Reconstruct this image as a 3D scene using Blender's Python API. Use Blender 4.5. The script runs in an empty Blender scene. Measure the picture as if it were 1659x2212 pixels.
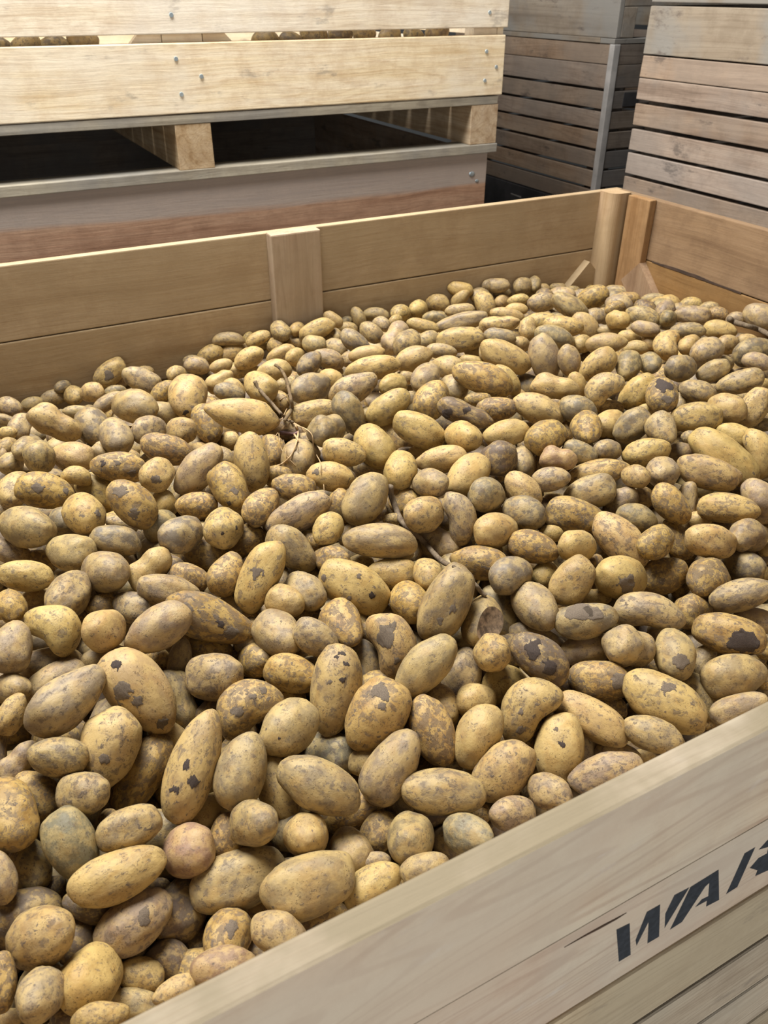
import bpy, bmesh, math, random
import numpy as np
from mathutils import Vector, Matrix, noise

# ------------------------------------------------------------------ camera, world, light, exposure
scene = bpy.context.scene
COL = scene.collection
scene.view_settings.view_transform = 'Standard'
scene.view_settings.look = 'None'
scene.view_settings.gamma = 1.0
scene.view_settings.use_curve_mapping = False
scene.view_settings.exposure = 0.24

YAW, PITCH, ROLL = 0.48782, 0.57838, 0.00259
cam_data = bpy.data.cameras.new('camera')
cam = bpy.data.objects.new('camera', cam_data)
COL.objects.link(cam)
fw = Vector((math.sin(YAW) * math.cos(PITCH), math.cos(YAW) * math.cos(PITCH), -math.sin(PITCH)))
rt0 = Vector((math.cos(YAW), -math.sin(YAW), 0))
up0 = rt0.cross(fw)
rt = rt0 * math.cos(ROLL) + up0 * math.sin(ROLL)
up = up0 * math.cos(ROLL) - rt0 * math.sin(ROLL)
cam.matrix_world = Matrix(((rt.x, up.x, -fw.x, 0), (rt.y, up.y, -fw.y, 0), (rt.z, up.z, -fw.z, 1.75), (0, 0, 0, 1)))
cam_data.sensor_fit = 'VERTICAL'
cam_data.sensor_height = 36.0
cam_data.lens = 1733.08 * 36.0 / 2212.0
cam_data.clip_start = 0.02
cam_data.dof.use_dof = True
cam_data.dof.focus_distance = 1.25
cam_data.dof.aperture_fstop = 10.0
scene.camera = cam

world = bpy.data.worlds.new('world')
scene.world = world
world.use_nodes = True
bg = world.node_tree.nodes['Background']
bg.inputs['Color'].default_value = (0.90, 0.95, 1.0, 1)
bg.inputs['Strength'].default_value = 0.04


def area_light(name, loc, target, sx, sy, power, color):
    d = bpy.data.lights.new(name, 'AREA')
    d.shape = 'RECTANGLE'
    d.size, d.size_y, d.energy, d.color = sx, sy, power, color
    o = bpy.data.objects.new(name, d)
    COL.objects.link(o)
    o.location = loc
    o.rotation_euler = (Vector(target) - Vector(loc)).to_track_quat('-Z', 'Y').to_euler()
    return o


# daylight from the open shed door behind the photographer, and the skylights in the roof
area_light('door_daylight', (-1.6, -4.2, 1.7), (0.4, 2.0, 1.15), 3.4, 2.8, 165, (1.0, 0.985, 0.96))
area_light('roof_skylight', (0.2, 2.3, 4.3), (0.5, 1.4, 0.0), 2.2, 1.7, 330, (0.98, 0.99, 1.0))

# ------------------------------------------------------------------ data: potatoes (shape, skin, label, position, rotation quaternion, half sizes in metres)
NAMED = [
('plain', 'B', 'big broad brown oval potato lying by the front board', 0.175, 0.5104, 0.8929, 0.269, -0.957, 0.082, -0.067, 0.0558, 0.0346, 0.0308),
('plain', 'B', 'big mottled brown potato with a yellow end, left of the broad front oval', 0.1103, 0.5692, 0.8694, 0.284, -0.957, 0.052, -0.039, 0.0583, 0.0341, 0.0309),
('plain', 'Y', 'very large golden potato with a brown patch, leaning down to the right', 0.0716, 0.8302, 0.9621, 0.343, -0.755, 0.523, 0.197, 0.0669, 0.039, 0.0373),
('plain', 'Y', 'very long upright yellow potato with black scars, in the lower left', 0.1013, 0.6935, 0.9448, 0.289, -0.842, -0.411, -0.198, 0.0705, 0.0306, 0.0273),
('plain', 'Y', 'long smooth yellow-tan potato lying below the greenish-grey one', -0.0139, 0.6034, 0.9205, 0.309, -0.951, 0.007, 0.01, 0.0541, 0.0277, 0.0249),
('point', 'Y', 'pale yellow egg-shaped potato standing upright with a pointed lower tip', 0.016, 0.7708, 0.9418, 0.301, -0.79, -0.499, -0.188, 0.0529, 0.0376, 0.0368),
('pear', 'B', 'large tan pear-shaped potato rising to the right, beside the big golden leaning one', -0.0166, 0.8244, 0.9929, 0.396, -0.899, -0.174, -0.068, 0.0568, 0.0332, 0.0325),
('plain', 'D', 'big dark blotched potato cut off by the left edge of the photo', -0.1094, 0.7161, 0.9506, 0.031, -0.787, 0.616, -0.026, 0.0483, 0.0338, 0.0318),
('plain', 'Y', 'very big yellow-brown potato sloping down right, close to the front board on the right', 0.7242, 0.5217, 0.9098, 0.368, -0.774, 0.494, -0.147, 0.0627, 0.0367, 0.0345),
('plain', 'B', 'long oval potato with a grey-brown patch, below the long smooth one', -0.0106, 0.5701, 0.8758, 0.283, -0.952, -0.115, -0.029, 0.0454, 0.0295, 0.0281),
('plain', 'B', 'big dusty tan potato sloping down to the right, faintly streaked', 0.2323, 0.6075, 0.9242, 0.327, -0.857, 0.399, 0.023, 0.0563, 0.0317, 0.0309),
('plain', 'Y', 'large pale tan oval potato near the bottom left corner', -0.1016, 0.5764, 0.9127, 0.222, -0.862, 0.199, -0.409, 0.0478, 0.0312, 0.0293),
('plain', 'Y', 'large tan potato tilted upright at the bottom left, beside the front board', -0.0667, 0.5294, 0.8781, 0.094, -0.815, -0.364, 0.44, 0.0472, 0.0314, 0.03),
('plain', 'D', 'golden mottled potato with a dark grey flake on its top', 0.3461, 0.6739, 0.9273, 0.276, -0.906, -0.215, -0.236, 0.0542, 0.04, 0.0373),
('plain', 'Y', 'upright yellow potato with three black spots on top and a rootlet at its tip', 0.315, 0.7353, 0.9337, 0.237, -0.817, -0.435, -0.295, 0.064, 0.0357, 0.0337),
('plain', 'K', 'half-covered medium long dark earthy potato lying level, just below and left of the greenish-grey potato', -0.1185, 0.6325, 0.8809, 0.304, -0.951, 0.044, -0.041, 0.0417, 0.0298, 0.0286),
('pear', 'D', 'large lumpy yellow-brown potato with a dark nose at its left end', 0.1973, 0.9178, 0.9698, 0.418, -0.839, 0.341, 0.074, 0.0706, 0.0344, 0.0323),
('plain', 'D', 'half-covered large very long dark-blotched yellow potato, just below and right of the pointed pale potato', 0.0436, 0.7607, 0.8874, 0.323, -0.874, -0.332, -0.144, 0.0579, 0.03, 0.029),
('plain', 'N', 'greenish-grey egg-shaped potato at lower left', -0.0529, 0.6633, 0.9259, 0.237, -0.722, 0.606, 0.234, 0.044, 0.0286, 0.0253),
('plain', 'B', 'big level yellow-brown potato near the front board', 0.3747, 0.5455, 0.8979, 0.307, -0.911, 0.253, -0.105, 0.0559, 0.0291, 0.0261),
('plain', 'B', 'large long tan potato standing upright, just right of the long scarred yellow potato', 0.1526, 0.6642, 0.9369, 0.264, -0.841, -0.419, -0.217, 0.0483, 0.0318, 0.0311),
('plain', 'B', 'large long tan potato, second one below the dark-capped golden potato', 0.3327, 0.6042, 0.907, 0.245, -0.913, -0.233, -0.23, 0.053, 0.0314, 0.0306),
('plain', 'B', 'big upright tan potato leaning right, at the lower end of the long stem', 0.5166, 0.7747, 0.9825, 0.277, -0.87, -0.247, -0.324, 0.0629, 0.0352, 0.0314),
('plain', 'K', 'half-covered large long dark earthy potato, just right of the grey-patched lower oval', 0.0433, 0.5895, 0.8334, 0.146, -0.895, -0.38, 0.182, 0.0446, 0.031, 0.0302),
('heart', 'Y', 'pale yellow heart-shaped potato, lobed at the upper right', 0.542, 0.6012, 0.9105, 0.234, -0.915, -0.149, -0.292, 0.053, 0.0341, 0.0319),
('plain', 'Y', 'large oval yellow potato, just below and left of the golden two-spotted potato', 0.4651, 0.5399, 0.891, 0.233, -0.936, -0.098, -0.247, 0.0483, 0.0326, 0.0311),
('kidney', 'D', 'large oval dark-blotched yellow potato, just above and right of the long scarred yellow potato', 0.1944, 0.7513, 0.9495, 0.358, -0.93, -0.049, -0.065, 0.0471, 0.0343, 0.0304),
('plain', 'Y', 'large golden speckled oval potato near the middle of the heap', 0.4195, 0.8893, 0.9695, 0.435, -0.8, 0.413, 0.016, 0.06, 0.0376, 0.0337),
('plain', 'Y', 'golden upright potato with two dark spots, right of the heart-shaped one', 0.558, 0.5406, 0.8852, 0.139, -0.871, -0.337, -0.33, 0.0486, 0.0334, 0.0304),
('plain', 'B', 'large oval tan potato, just below and left of the upright spotted potato', 0.228, 0.695, 0.9416, 0.283, -0.936, -0.205, 0.053, 0.0448, 0.0344, 0.0305),
('plain', 'B', 'large long tan potato, just below and right of the kidney-shaped yellow potato', 0.4401, 0.7023, 0.9531, 0.299, -0.911, -0.129, -0.253, 0.0546, 0.0307, 0.0288),
('plain', 'D', 'large long dark-blotched yellow potato standing upright, just right of the dark-capped golden potato', 0.4103, 0.6326, 0.9053, 0.343, -0.618, 0.701, 0.096, 0.0499, 0.0307, 0.0276),
('plain', 'Y', 'long pale yellow potato sloping down right, above the golden two-spotted one', 0.6263, 0.5568, 0.8926, 0.364, -0.775, 0.506, -0.099, 0.0567, 0.0276, 0.0263),
('plain', 'Y', 'very long smooth yellow potato sloping down right, near the right edge', 1.2097, 0.8859, 0.9961, 0.511, -0.647, 0.553, -0.121, 0.0769, 0.0372, 0.0334),
('plain', 'B', 'large long tan potato tilted up to the right, just left of the lumpy dark-nosed potato', 0.1194, 0.8996, 0.9987, 0.413, -0.899, -0.099, -0.102, 0.0504, 0.031, 0.0301),
('kidney', 'Y', 'kidney-shaped yellow potato with a dark smear at its top', 0.4251, 0.768, 0.9423, 0.375, -0.589, 0.702, 0.144, 0.0534, 0.0332, 0.0324),
('plain', 'R', 'smooth round pinkish-tan potato at lower left', 0.0652, 0.6216, 0.8898, 0.143, -0.788, 0.336, -0.496, 0.0467, 0.031, 0.0299),
('plain', 'B', 'large very long tan potato lying level, just below and right of the golden two-spotted potato', 0.5807, 0.4752, 0.8923, 0.258, -0.927, 0.128, -0.239, 0.0504, 0.0253, 0.0225),
('plain', 'Y', 'large long yellow potato standing upright, just below and left of the heart-shaped potato', 0.459, 0.5951, 0.9067, 0.209, -0.897, -0.263, -0.288, 0.0466, 0.0298, 0.0281),
('plain', 'Y', 'long deep-yellow potato tilted steeply, one dark flake on its side', 0.2899, 0.9517, 0.9957, 0.355, -0.841, -0.308, -0.268, 0.0603, 0.0305, 0.0273),
('plain', 'D', 'medium oval dark-blotched yellow potato standing upright, just above the half-hidden pinkish potato', 0.0765, 0.5138, 0.8649, 0.065, -0.873, -0.406, 0.262, 0.0378, 0.0269, 0.0262),
('plain', 'D', 'long yellow potato with a big black blotch on its right end', 0.9061, 0.5739, 0.9186, 0.373, -0.81, 0.388, -0.233, 0.0542, 0.0314, 0.0296),
('plain', 'B', 'large long tan potato lying level, just below the black-ended potato', 0.8639, 0.5182, 0.8992, 0.329, -0.933, 0.12, -0.079, 0.0506, 0.0329, 0.031),
('plain', 'B', 'medium oval tan potato, just left of the tilted tan potato at the bottom', -0.1107, 0.5142, 0.9149, 0.056, -0.794, -0.447, 0.409, 0.0315, 0.0238, 0.0222),
('plain', 'Y', 'half-covered large long yellow potato standing upright, just left of the big dusty sloping potato', 0.1936, 0.6522, 0.888, 0.292, -0.683, 0.652, 0.15, 0.0459, 0.0263, 0.0243),
('plain', 'B', 'medium long tan potato tilted up to the right, just above the long smooth yellow-tan potato', 0.011, 0.6521, 0.929, 0.329, -0.944, 0.002, -0.005, 0.0378, 0.0245, 0.023),
('plain', 'K', 'potato with dark scabby brown skin and yellow ends, sloping down right', 0.6034, 0.6526, 0.937, 0.4, -0.744, 0.533, -0.05, 0.0487, 0.0314, 0.0285),
('plain', 'B', 'half-covered large very long tan potato, just above and left of the pear-shaped tan potato', -0.0311, 0.9119, 0.9506, 0.411, -0.904, -0.111, -0.036, 0.0491, 0.0258, 0.023),
('plain', 'R', 'pinkish-tan potato half hidden behind the front board near the bottom', 0.0611, 0.4735, 0.8847, 0.249, -0.961, 0.123, -0, 0.035, 0.0204, 0.0195),
('plain', 'D', 'half-covered large long dark-blotched yellow potato, just below and right of the big dusty sloping potato', 0.2801, 0.6072, 0.8446, 0.288, -0.949, 0.029, -0.122, 0.0465, 0.0258, 0.0251),
('heart', 'Y', 'notched heart-shaped yellow potato at the left', -0.0071, 0.964, 1.006, 0.319, -0.824, 0.464, 0.064, 0.0434, 0.0306, 0.0279),
('plain', 'Y', 'large pale potato sloping down right, above the grey-patched one', 0.8881, 0.806, 0.9569, 0.471, -0.66, 0.583, -0.052, 0.0598, 0.0343, 0.0327),
('kidney', 'B', 'long dusty kidney-shaped potato lying level on the right side', 0.8142, 0.6558, 0.9402, 0.386, -0.83, 0.341, -0.212, 0.0562, 0.0293, 0.0274),
('plain', 'Y', 'medium long yellow potato, just right of the broad oval by the front board', 0.2467, 0.4903, 0.8685, 0.24, -0.961, -0.041, -0.134, 0.0382, 0.0234, 0.0213),
('plain', 'B', 'large round tan potato, second one below the lumpy dark-nosed potato', 0.1693, 0.8178, 0.9539, 0.279, -0.831, 0.355, -0.325, 0.0446, 0.0331, 0.0303),
('point', 'Y', 'long pale yellow potato with a conical right end, touching the forked root', 0.4289, 1.4155, 1.0329, 0.531, -0.815, 0.232, -0.009, 0.0765, 0.036, 0.0325),
('plain', 'D', 'half-covered medium oval dark-blotched yellow potato, just above and left of the greenish-grey potato', -0.0778, 0.7578, 0.9202, 0.298, -0.816, 0.45, 0.207, 0.0362, 0.0251, 0.0225),
('plain', 'N', 'half-covered large round greenish yellow potato, just above the big dusty sloping potato', 0.2831, 0.6963, 0.8607, 0.178, -0.801, 0.468, -0.329, 0.0455, 0.0321, 0.029),
('plain', 'B', 'long level dusty potato with a woody stem scar on its right end', 0.4908, 0.9387, 1.0033, 0.45, -0.856, 0.235, -0.098, 0.0615, 0.0291, 0.0285),
('plain', 'B', 'medium oval tan potato, just below and left of the broad oval by the front board', 0.124, 0.4761, 0.8925, 0.229, -0.897, 0.377, -0.032, 0.032, 0.0221, 0.0196),
('plain', 'D', 'large long dark-blotched yellow potato lying level, just above the long pale sloping potato', 0.681, 0.6044, 0.8975, 0.348, -0.865, 0.307, -0.192, 0.047, 0.0296, 0.0273),
('plain', 'B', 'medium long tan potato lying level, just left of the pointed pale potato', -0.0436, 0.7634, 0.9652, 0.362, -0.904, 0.201, 0.103, 0.0361, 0.0242, 0.0225),
('lumpy', 'B', 'half-covered large very long tan potato standing upright, just right of the big golden leaning potato', 0.1209, 0.8375, 0.9121, 0.309, -0.656, 0.65, 0.229, 0.0487, 0.0252, 0.0231),
('plain', 'B', 'half-covered large long tan potato, second one below the cut potato', 0.5048, 0.7061, 0.894, 0.193, -0.84, -0.38, -0.334, 0.0476, 0.0296, 0.0285),
('plain', 'B', 'medium round tan potato, just below and left of the big level potato', 0.3128, 0.5176, 0.8786, 0.082, 0.86, 0.43, -0.264, 0.0418, 0.029, 0.0283),
('plain', 'B', 'half-covered large very long tan potato lying level, just above the pear-shaped tan potato', -0.0224, 0.9565, 0.9443, 0.415, -0.895, 0.145, 0.077, 0.0457, 0.0258, 0.0246),
('plain', 'B', 'large oval tan potato, just below the steep deep-yellow potato', 0.279, 0.8561, 0.9576, 0.175, -0.746, 0.611, -0.199, 0.0478, 0.033, 0.0294),
('plain', 'B', 'half-covered medium oval tan potato, second one below and left of the greenish-grey potato', -0.1027, 0.6838, 0.8939, 0.095, -0.74, 0.654, 0.122, 0.0334, 0.0227, 0.0216),
('plain', 'B', 'large oval tan potato lying level, just above the long pale potato at the left edge', -0.0073, 1.1945, 1.0322, 0.363, -0.833, 0.384, -0.162, 0.049, 0.0335, 0.0312),
('plain', 'B', 'large very long tan potato tilted up to the right, just above the blunt tan potato', 0.3992, 1.0565, 1.0138, 0.437, -0.878, -0.043, -0.19, 0.0606, 0.0288, 0.0265),
('plain', 'B', 'medium round tan potato, just above the big mottled potato', 0.1441, 0.5938, 0.9248, 0.167, -0.798, 0.336, -0.472, 0.0385, 0.0265, 0.0239),
('plain', 'G', 'long potato with a flat grey cake of earth along its top', 0.7064, 0.6775, 0.946, 0.354, -0.884, 0.189, -0.24, 0.0492, 0.0277, 0.0261),
('plain', 'B', 'medium round tan potato, just above the greenish-grey potato', -0.0275, 0.7149, 0.9421, 0.23, -0.873, 0.33, -0.277, 0.0348, 0.0257, 0.0241),
('plain', 'D', 'large long dark-blotched yellow potato, second one above and left of the round grey scuffed potato', 0.1561, 1.1747, 1.0406, 0.453, -0.747, 0.446, 0.195, 0.0485, 0.0322, 0.0312),
('plain', 'Y', 'round yellow potato with a grey earth patch on its lower right', 0.8234, 0.7297, 0.9521, 0.5, -0.839, 0.094, 0.193, 0.0536, 0.0356, 0.034),
('plain', 'B', 'large oval tan potato tilted up to the right, just above the stem-scarred potato', 0.5131, 1.0329, 1.0239, 0.3, -0.894, -0.307, -0.129, 0.0524, 0.0348, 0.0331),
('pear', 'D', 'large oval dark-blotched yellow potato tilted up to the left, just below the golden speckled oval', 0.3704, 0.8317, 0.9559, 0.114, -0.665, 0.725, -0.14, 0.0489, 0.032, 0.0292),
('plain', 'B', 'large oval tan potato, just above and right of the notched yellow potato', 0.0213, 1.03, 1.0008, 0.24, -0.826, -0.484, 0.16, 0.0471, 0.0306, 0.0291),
('plain', 'K', 'half-covered medium oval dark earthy potato, just right of the large oval at the bottom left', -0.0712, 0.595, 0.8521, 0.07, -0.818, -0.511, 0.254, 0.0333, 0.0225, 0.022),
('plain', 'Y', 'medium round yellow potato, just above the broad oval by the front board', 0.1974, 0.5716, 0.8935, 0.134, 0.78, 0.468, -0.392, 0.0404, 0.0281, 0.027),
('plain', 'D', 'large golden-brown speckled potato lying level, right of the middle', 0.8598, 0.8942, 0.9632, 0.452, -0.802, 0.352, -0.166, 0.0546, 0.0333, 0.0311),
('plain', 'D', 'medium long dark-blotched yellow potato lying level, just left of the upright spotted potato', 0.2733, 0.7874, 0.9389, 0.389, -0.866, 0.314, 0.005, 0.0421, 0.0271, 0.0241),
('pear', 'B', 'tan potato sloping down right, above the steep deep-yellow one', 0.3607, 0.9973, 0.9915, 0.445, -0.744, 0.487, 0.106, 0.0489, 0.031, 0.0273),
('plain', 'B', 'medium oval tan potato standing upright, just below and left of the notched yellow potato', -0.065, 0.9427, 1.0089, 0.263, -0.776, -0.571, -0.053, 0.037, 0.0267, 0.0246),
('plain', 'B', 'tan egg-shaped potato leaning left, right of the cut potato', 0.6638, 0.7436, 0.9418, 0.235, -0.643, 0.703, -0.195, 0.0467, 0.0325, 0.0314),
('plain', 'B', 'medium oval tan potato standing upright, just right of the bulging dark-eyed potato', 0.8008, 0.5808, 0.9169, 0.19, -0.447, 0.87, -0.08, 0.0423, 0.0305, 0.0282),
('plain', 'B', 'large long tan potato, just left of the tall pale yellow potato', 0.2898, 1.2561, 1.0272, 0.446, -0.833, -0.223, -0.237, 0.057, 0.0317, 0.0295),
('plain', 'N', 'rounded greenish-grey potato half hidden behind the front board', 0.3739, 0.4839, 0.8883, 0.143, -0.794, 0.437, -0.398, 0.0378, 0.0244, 0.0237),
('plain', 'B', 'large very long tan potato lying level, just above the black-ended potato', 0.9762, 0.6168, 0.9397, 0.32, -0.869, 0.179, -0.332, 0.0516, 0.0259, 0.0251),
('plain', 'B', 'medium very long tan potato, just below the very big potato by the front board', 0.6745, 0.489, 0.9017, 0.336, -0.827, 0.415, -0.174, 0.0409, 0.0238, 0.022),
('kidney', 'K', 'half-covered small round dark earthy potato, just below and right of the grey-patched lower oval', 0.0133, 0.5395, 0.8285, 0.247, -0.901, 0.346, 0.088, 0.0292, 0.0214, 0.0189),
('plain', 'Y', 'large very long yellow potato, just below and left of the very long smooth potato', 1.1439, 0.8627, 0.9913, 0.474, -0.743, 0.426, -0.203, 0.0594, 0.0314, 0.0286),
('plain', 'D', 'large long dark-blotched yellow potato, second one below the lumpy dusty potato at upper left', 0.0365, 1.3127, 1.0239, 0.498, -0.84, 0.192, 0.099, 0.0495, 0.0316, 0.0303),
('plain', 'C', 'halved potato with a dried brown cut face, right of the big upright tan potato', 0.5661, 0.7484, 0.9456, 0.113, -0.912, -0.382, -0.102, 0.0449, 0.0312, 0.0303),
('plain', 'B', 'half-covered medium round tan potato, second one below and right of the big dusty sloping potato', 0.2458, 0.5523, 0.8542, 0.048, 0.671, -0.698, 0.244, 0.0377, 0.0264, 0.0249),
('lumpy', 'B', 'bulging yellow potato with a dark eye at its lower left', 0.7426, 0.6168, 0.9279, 0.483, -0.843, 0.171, 0.163, 0.0427, 0.0321, 0.031),
('plain', 'D', 'small long dark-blotched yellow potato, second one left of the tilted tan potato at the bottom', -0.1451, 0.5491, 0.9107, 0.265, -0.732, -0.615, -0.125, 0.0284, 0.0162, 0.0154),
('plain', 'Y', 'large oval yellow potato tilted up to the right, just above the grey-topped long potato', 0.7347, 0.7477, 0.9626, 0.267, -0.884, -0.138, -0.359, 0.0443, 0.031, 0.0283),
('plain', 'B', 'large very long tan potato lying level, just above and left of the lumpy dark-nosed potato', 0.157, 0.9899, 0.9865, 0.44, -0.859, 0.254, 0.057, 0.0477, 0.0257, 0.0242),
('plain', 'G', 'half-covered large long dusty grey-brown potato, just above and right of the cut potato', 0.6414, 0.7967, 0.9008, 0.421, -0.626, 0.654, 0.055, 0.0491, 0.0292, 0.027),
('plain', 'Y', 'half-covered medium oval yellow potato, just above and right of the round pinkish potato', 0.1064, 0.672, 0.8702, 0.279, -0.908, -0.157, 0.271, 0.0374, 0.025, 0.0233),
('pear', 'Y', 'small long yellow potato lying level, just below the tilted tan potato at the bottom', -0.0639, 0.4769, 0.8938, 0.244, -0.959, 0.127, 0.066, 0.0281, 0.0154, 0.0146),
('plain', 'Y', 'tall pale yellow potato standing nearly upright below the cone-ended one', 0.3761, 1.215, 1.0402, 0.418, -0.537, 0.675, 0.285, 0.0549, 0.031, 0.0292),
('plain', 'B', 'large oval tan potato, second one above and right of the notched yellow potato', 0.0798, 1.0596, 1.0041, 0.312, -0.801, 0.39, -0.33, 0.0461, 0.0318, 0.0287),
('plain', 'D', 'large long dark-blotched yellow potato, just above and right of the big upright tan potato', 0.635, 0.8625, 0.9593, 0.432, -0.841, 0.3, -0.13, 0.0495, 0.0286, 0.0275),
('plain', 'D', 'long dark-speckled potato upper middle, above the rotten knobbly one', 0.9391, 1.3173, 1.0477, 0.539, -0.76, 0.348, -0.104, 0.0691, 0.0347, 0.0314),
('plain', 'Y', 'half-covered small oval yellow potato, just right of the tilted tan potato at the bottom', -0.0212, 0.5327, 0.8393, 0.248, -0.925, 0.275, 0.084, 0.0281, 0.0188, 0.0173),
('plain', 'Y', 'large round yellow potato, just right of the notched yellow potato', 0.0515, 0.9232, 1.005, 0.35, -0.77, -0.251, 0.471, 0.0442, 0.0291, 0.0261),
('plain', 'D', 'half-covered large oval dark-blotched yellow potato lying level, just above the dusty kidney-shaped potato', 0.927, 0.7356, 0.9134, 0.334, -0.879, 0.127, -0.316, 0.0442, 0.0318, 0.0295),
('kidney', 'Y', 'half-covered medium oval yellow potato lying level, just above and left of the heart-shaped potato', 0.5597, 0.6731, 0.8879, 0.354, -0.931, 0.027, 0.083, 0.0422, 0.028, 0.0269),
('plain', 'Y', 'long pale yellow potato lying level at the left edge', -0.0297, 1.0827, 1.0204, 0.459, -0.868, 0.163, 0.099, 0.0423, 0.0236, 0.0229),
('plain', 'Y', 'large very long yellow potato lying level, just below the very long smooth potato', 1.1142, 0.7796, 0.9696, 0.425, -0.797, 0.338, -0.266, 0.0536, 0.0277, 0.0245),
('lumpy', 'Y', 'medium long yellow potato, just below and left of the round grey scuffed potato', 0.1453, 1.049, 0.9932, 0.418, -0.855, -0.245, -0.185, 0.0409, 0.0281, 0.0275),
('plain', 'B', 'medium oval tan potato lying level, just above the notched yellow potato', 0.0426, 1.1281, 1.0084, 0.362, -0.83, 0.352, -0.236, 0.043, 0.0302, 0.0281),
('plain', 'D', 'large round dark-blotched yellow potato, second one above the black-ended potato', 0.9748, 0.6845, 0.9262, 0.339, -0.903, -0.082, 0.25, 0.0527, 0.0347, 0.0312),
('plain', 'Y', 'tall yellow potato tilted right, left of the near-black round one', 0.7173, 1.0291, 1.0172, 0.321, -0.906, -0.209, -0.178, 0.0489, 0.033, 0.0293),
('plain', 'D', 'half-covered medium very long dark-blotched yellow potato, just left of the long scarred yellow potato', 0.0812, 0.7727, 0.8523, 0.28, -0.805, -0.479, -0.209, 0.0409, 0.02, 0.0194),
('plain', 'Y', 'medium round yellow potato, second one left of the round grey scuffed potato', 0.0789, 1.1924, 1.0336, 0.17, -0.756, 0.625, -0.088, 0.0436, 0.032, 0.0304),
('plain', 'Y', 'large pale upright egg-shaped potato with a dark tip, upper left of the heap', 0.3817, 1.6579, 0.9868, 0.213, -0.815, -0.536, -0.063, 0.0609, 0.0432, 0.0382),
('plain', 'D', 'half-covered small long dark-blotched yellow potato standing upright, just right of the round pinkish potato', 0.1142, 0.6253, 0.8762, 0.247, -0.849, -0.428, -0.186, 0.0303, 0.0215, 0.0206),
('plain', 'B', 'half-covered small long tan potato lying level, just below the grey-patched lower oval', -0.0353, 0.5064, 0.8398, 0.236, -0.928, 0.276, 0.088, 0.0295, 0.0151, 0.0146),
('plain', 'B', 'medium oval tan potato tilted up to the left, just below the golden two-spotted potato', 0.4971, 0.4844, 0.8926, 0.174, -0.765, 0.519, -0.339, 0.0338, 0.023, 0.022),
('plain', 'Y', 'large long yellow potato tilted up to the left, just left of the rotten knobbly potato', 0.7059, 1.1877, 1.0381, 0.52, -0.76, 0.389, -0.033, 0.0543, 0.032, 0.0311),
('plain', 'B', 'half-covered medium very long tan potato, just above and left of the big golden leaning potato', 0.0509, 0.9204, 0.9521, 0.415, -0.902, 0.116, 0.03, 0.0413, 0.0214, 0.0205),
('plain', 'D', 'large very long dark-blotched yellow potato, just below the lone potato at the back board', 0.1669, 1.3334, 1.0254, 0.511, -0.842, 0.167, 0.037, 0.0511, 0.0284, 0.0267),
('plain', 'B', 'medium oval tan potato, just above and right of the grey-green potato at the front board', 0.4398, 0.4844, 0.8846, 0.332, -0.923, 0.108, 0.16, 0.0343, 0.0225, 0.0204),
('plain', 'B', 'half-covered medium long tan potato lying level, just below the grey-topped long potato', 0.7056, 0.6673, 0.8988, 0.329, -0.899, 0.149, -0.249, 0.0409, 0.026, 0.0254),
('plain', 'Y', 'large long yellow potato, third one below the very long smooth potato', 1.0181, 0.7285, 0.9604, 0.493, -0.826, 0.269, -0.055, 0.0445, 0.03, 0.0267),
('plain', 'D', 'half-covered large long dark-blotched yellow potato, just below and right of the round grey scuffed potato', 0.2392, 1.0905, 0.963, 0.386, -0.827, 0.398, -0.093, 0.0446, 0.0293, 0.0264),
('plain', 'D', 'large oval dark-blotched yellow potato, just below and left of the tall pale yellow potato', 0.3168, 1.162, 1.0326, 0.271, -0.688, 0.672, 0.03, 0.0471, 0.0312, 0.0303),
('plain', 'Y', 'large oval yellow potato, just below and right of the grey pear-shaped potato', 0.6021, 1.1746, 1.0343, 0.339, -0.674, 0.651, -0.081, 0.0512, 0.0342, 0.0318),
('plain', 'D', 'half-covered medium long dark-blotched yellow potato lying level, just below the lumpy dark-nosed potato', 0.183, 0.9091, 0.9237, 0.408, -0.876, 0.255, 0.035, 0.04, 0.0249, 0.0235),
('plain', 'B', 'large long tan potato lying level, just above and right of the golden-brown speckled potato', 0.9126, 0.9215, 0.9831, 0.408, -0.855, 0.154, -0.281, 0.0483, 0.0309, 0.0275),
('plain', 'B', 'medium very long tan potato, second one below the black-ended potato', 0.8314, 0.4781, 0.8855, 0.252, -0.904, 0.133, -0.319, 0.0424, 0.0202, 0.0184),
('plain', 'B', 'medium long tan potato tilted up to the left, just above the upright spotted potato', 0.3196, 0.8072, 0.969, 0.402, -0.79, 0.458, 0.06, 0.0376, 0.025, 0.0238),
('plain', 'G', 'round dark grey dusty potato with a yellow scuff, left of the round golden one', 0.2083, 1.082, 1.018, 0.42, -0.868, -0.19, 0.184, 0.0426, 0.0301, 0.0272),
('plain', 'B', 'half-covered medium very long tan potato standing upright, just right of the golden two-spotted potato', 0.6189, 0.5613, 0.843, 0.363, -0.595, 0.717, 0.016, 0.0395, 0.0227, 0.0217),
('plain', 'B', 'small long tan potato standing upright, just below the blotched potato at the left edge', -0.1267, 0.6513, 0.9354, 0.195, -0.685, 0.646, 0.272, 0.0291, 0.0158, 0.0145),
('plain', 'G', 'half-covered medium long dusty grey-brown potato, just below and left of the kidney-shaped yellow potato', 0.3864, 0.7845, 0.9055, 0.347, -0.548, 0.739, 0.179, 0.0407, 0.0246, 0.0223),
('lumpy', 'Y', 'long lumpy dusty potato near the left edge, upper heap', 0.1008, 1.6953, 0.9667, 0.51, -0.78, 0.318, 0.174, 0.0586, 0.0333, 0.0296),
('plain', 'Y', 'half-covered large long yellow potato, second one below the lone potato at the back board', 0.1252, 1.3407, 0.9786, 0.447, -0.799, 0.389, 0.103, 0.0472, 0.0307, 0.0288),
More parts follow.
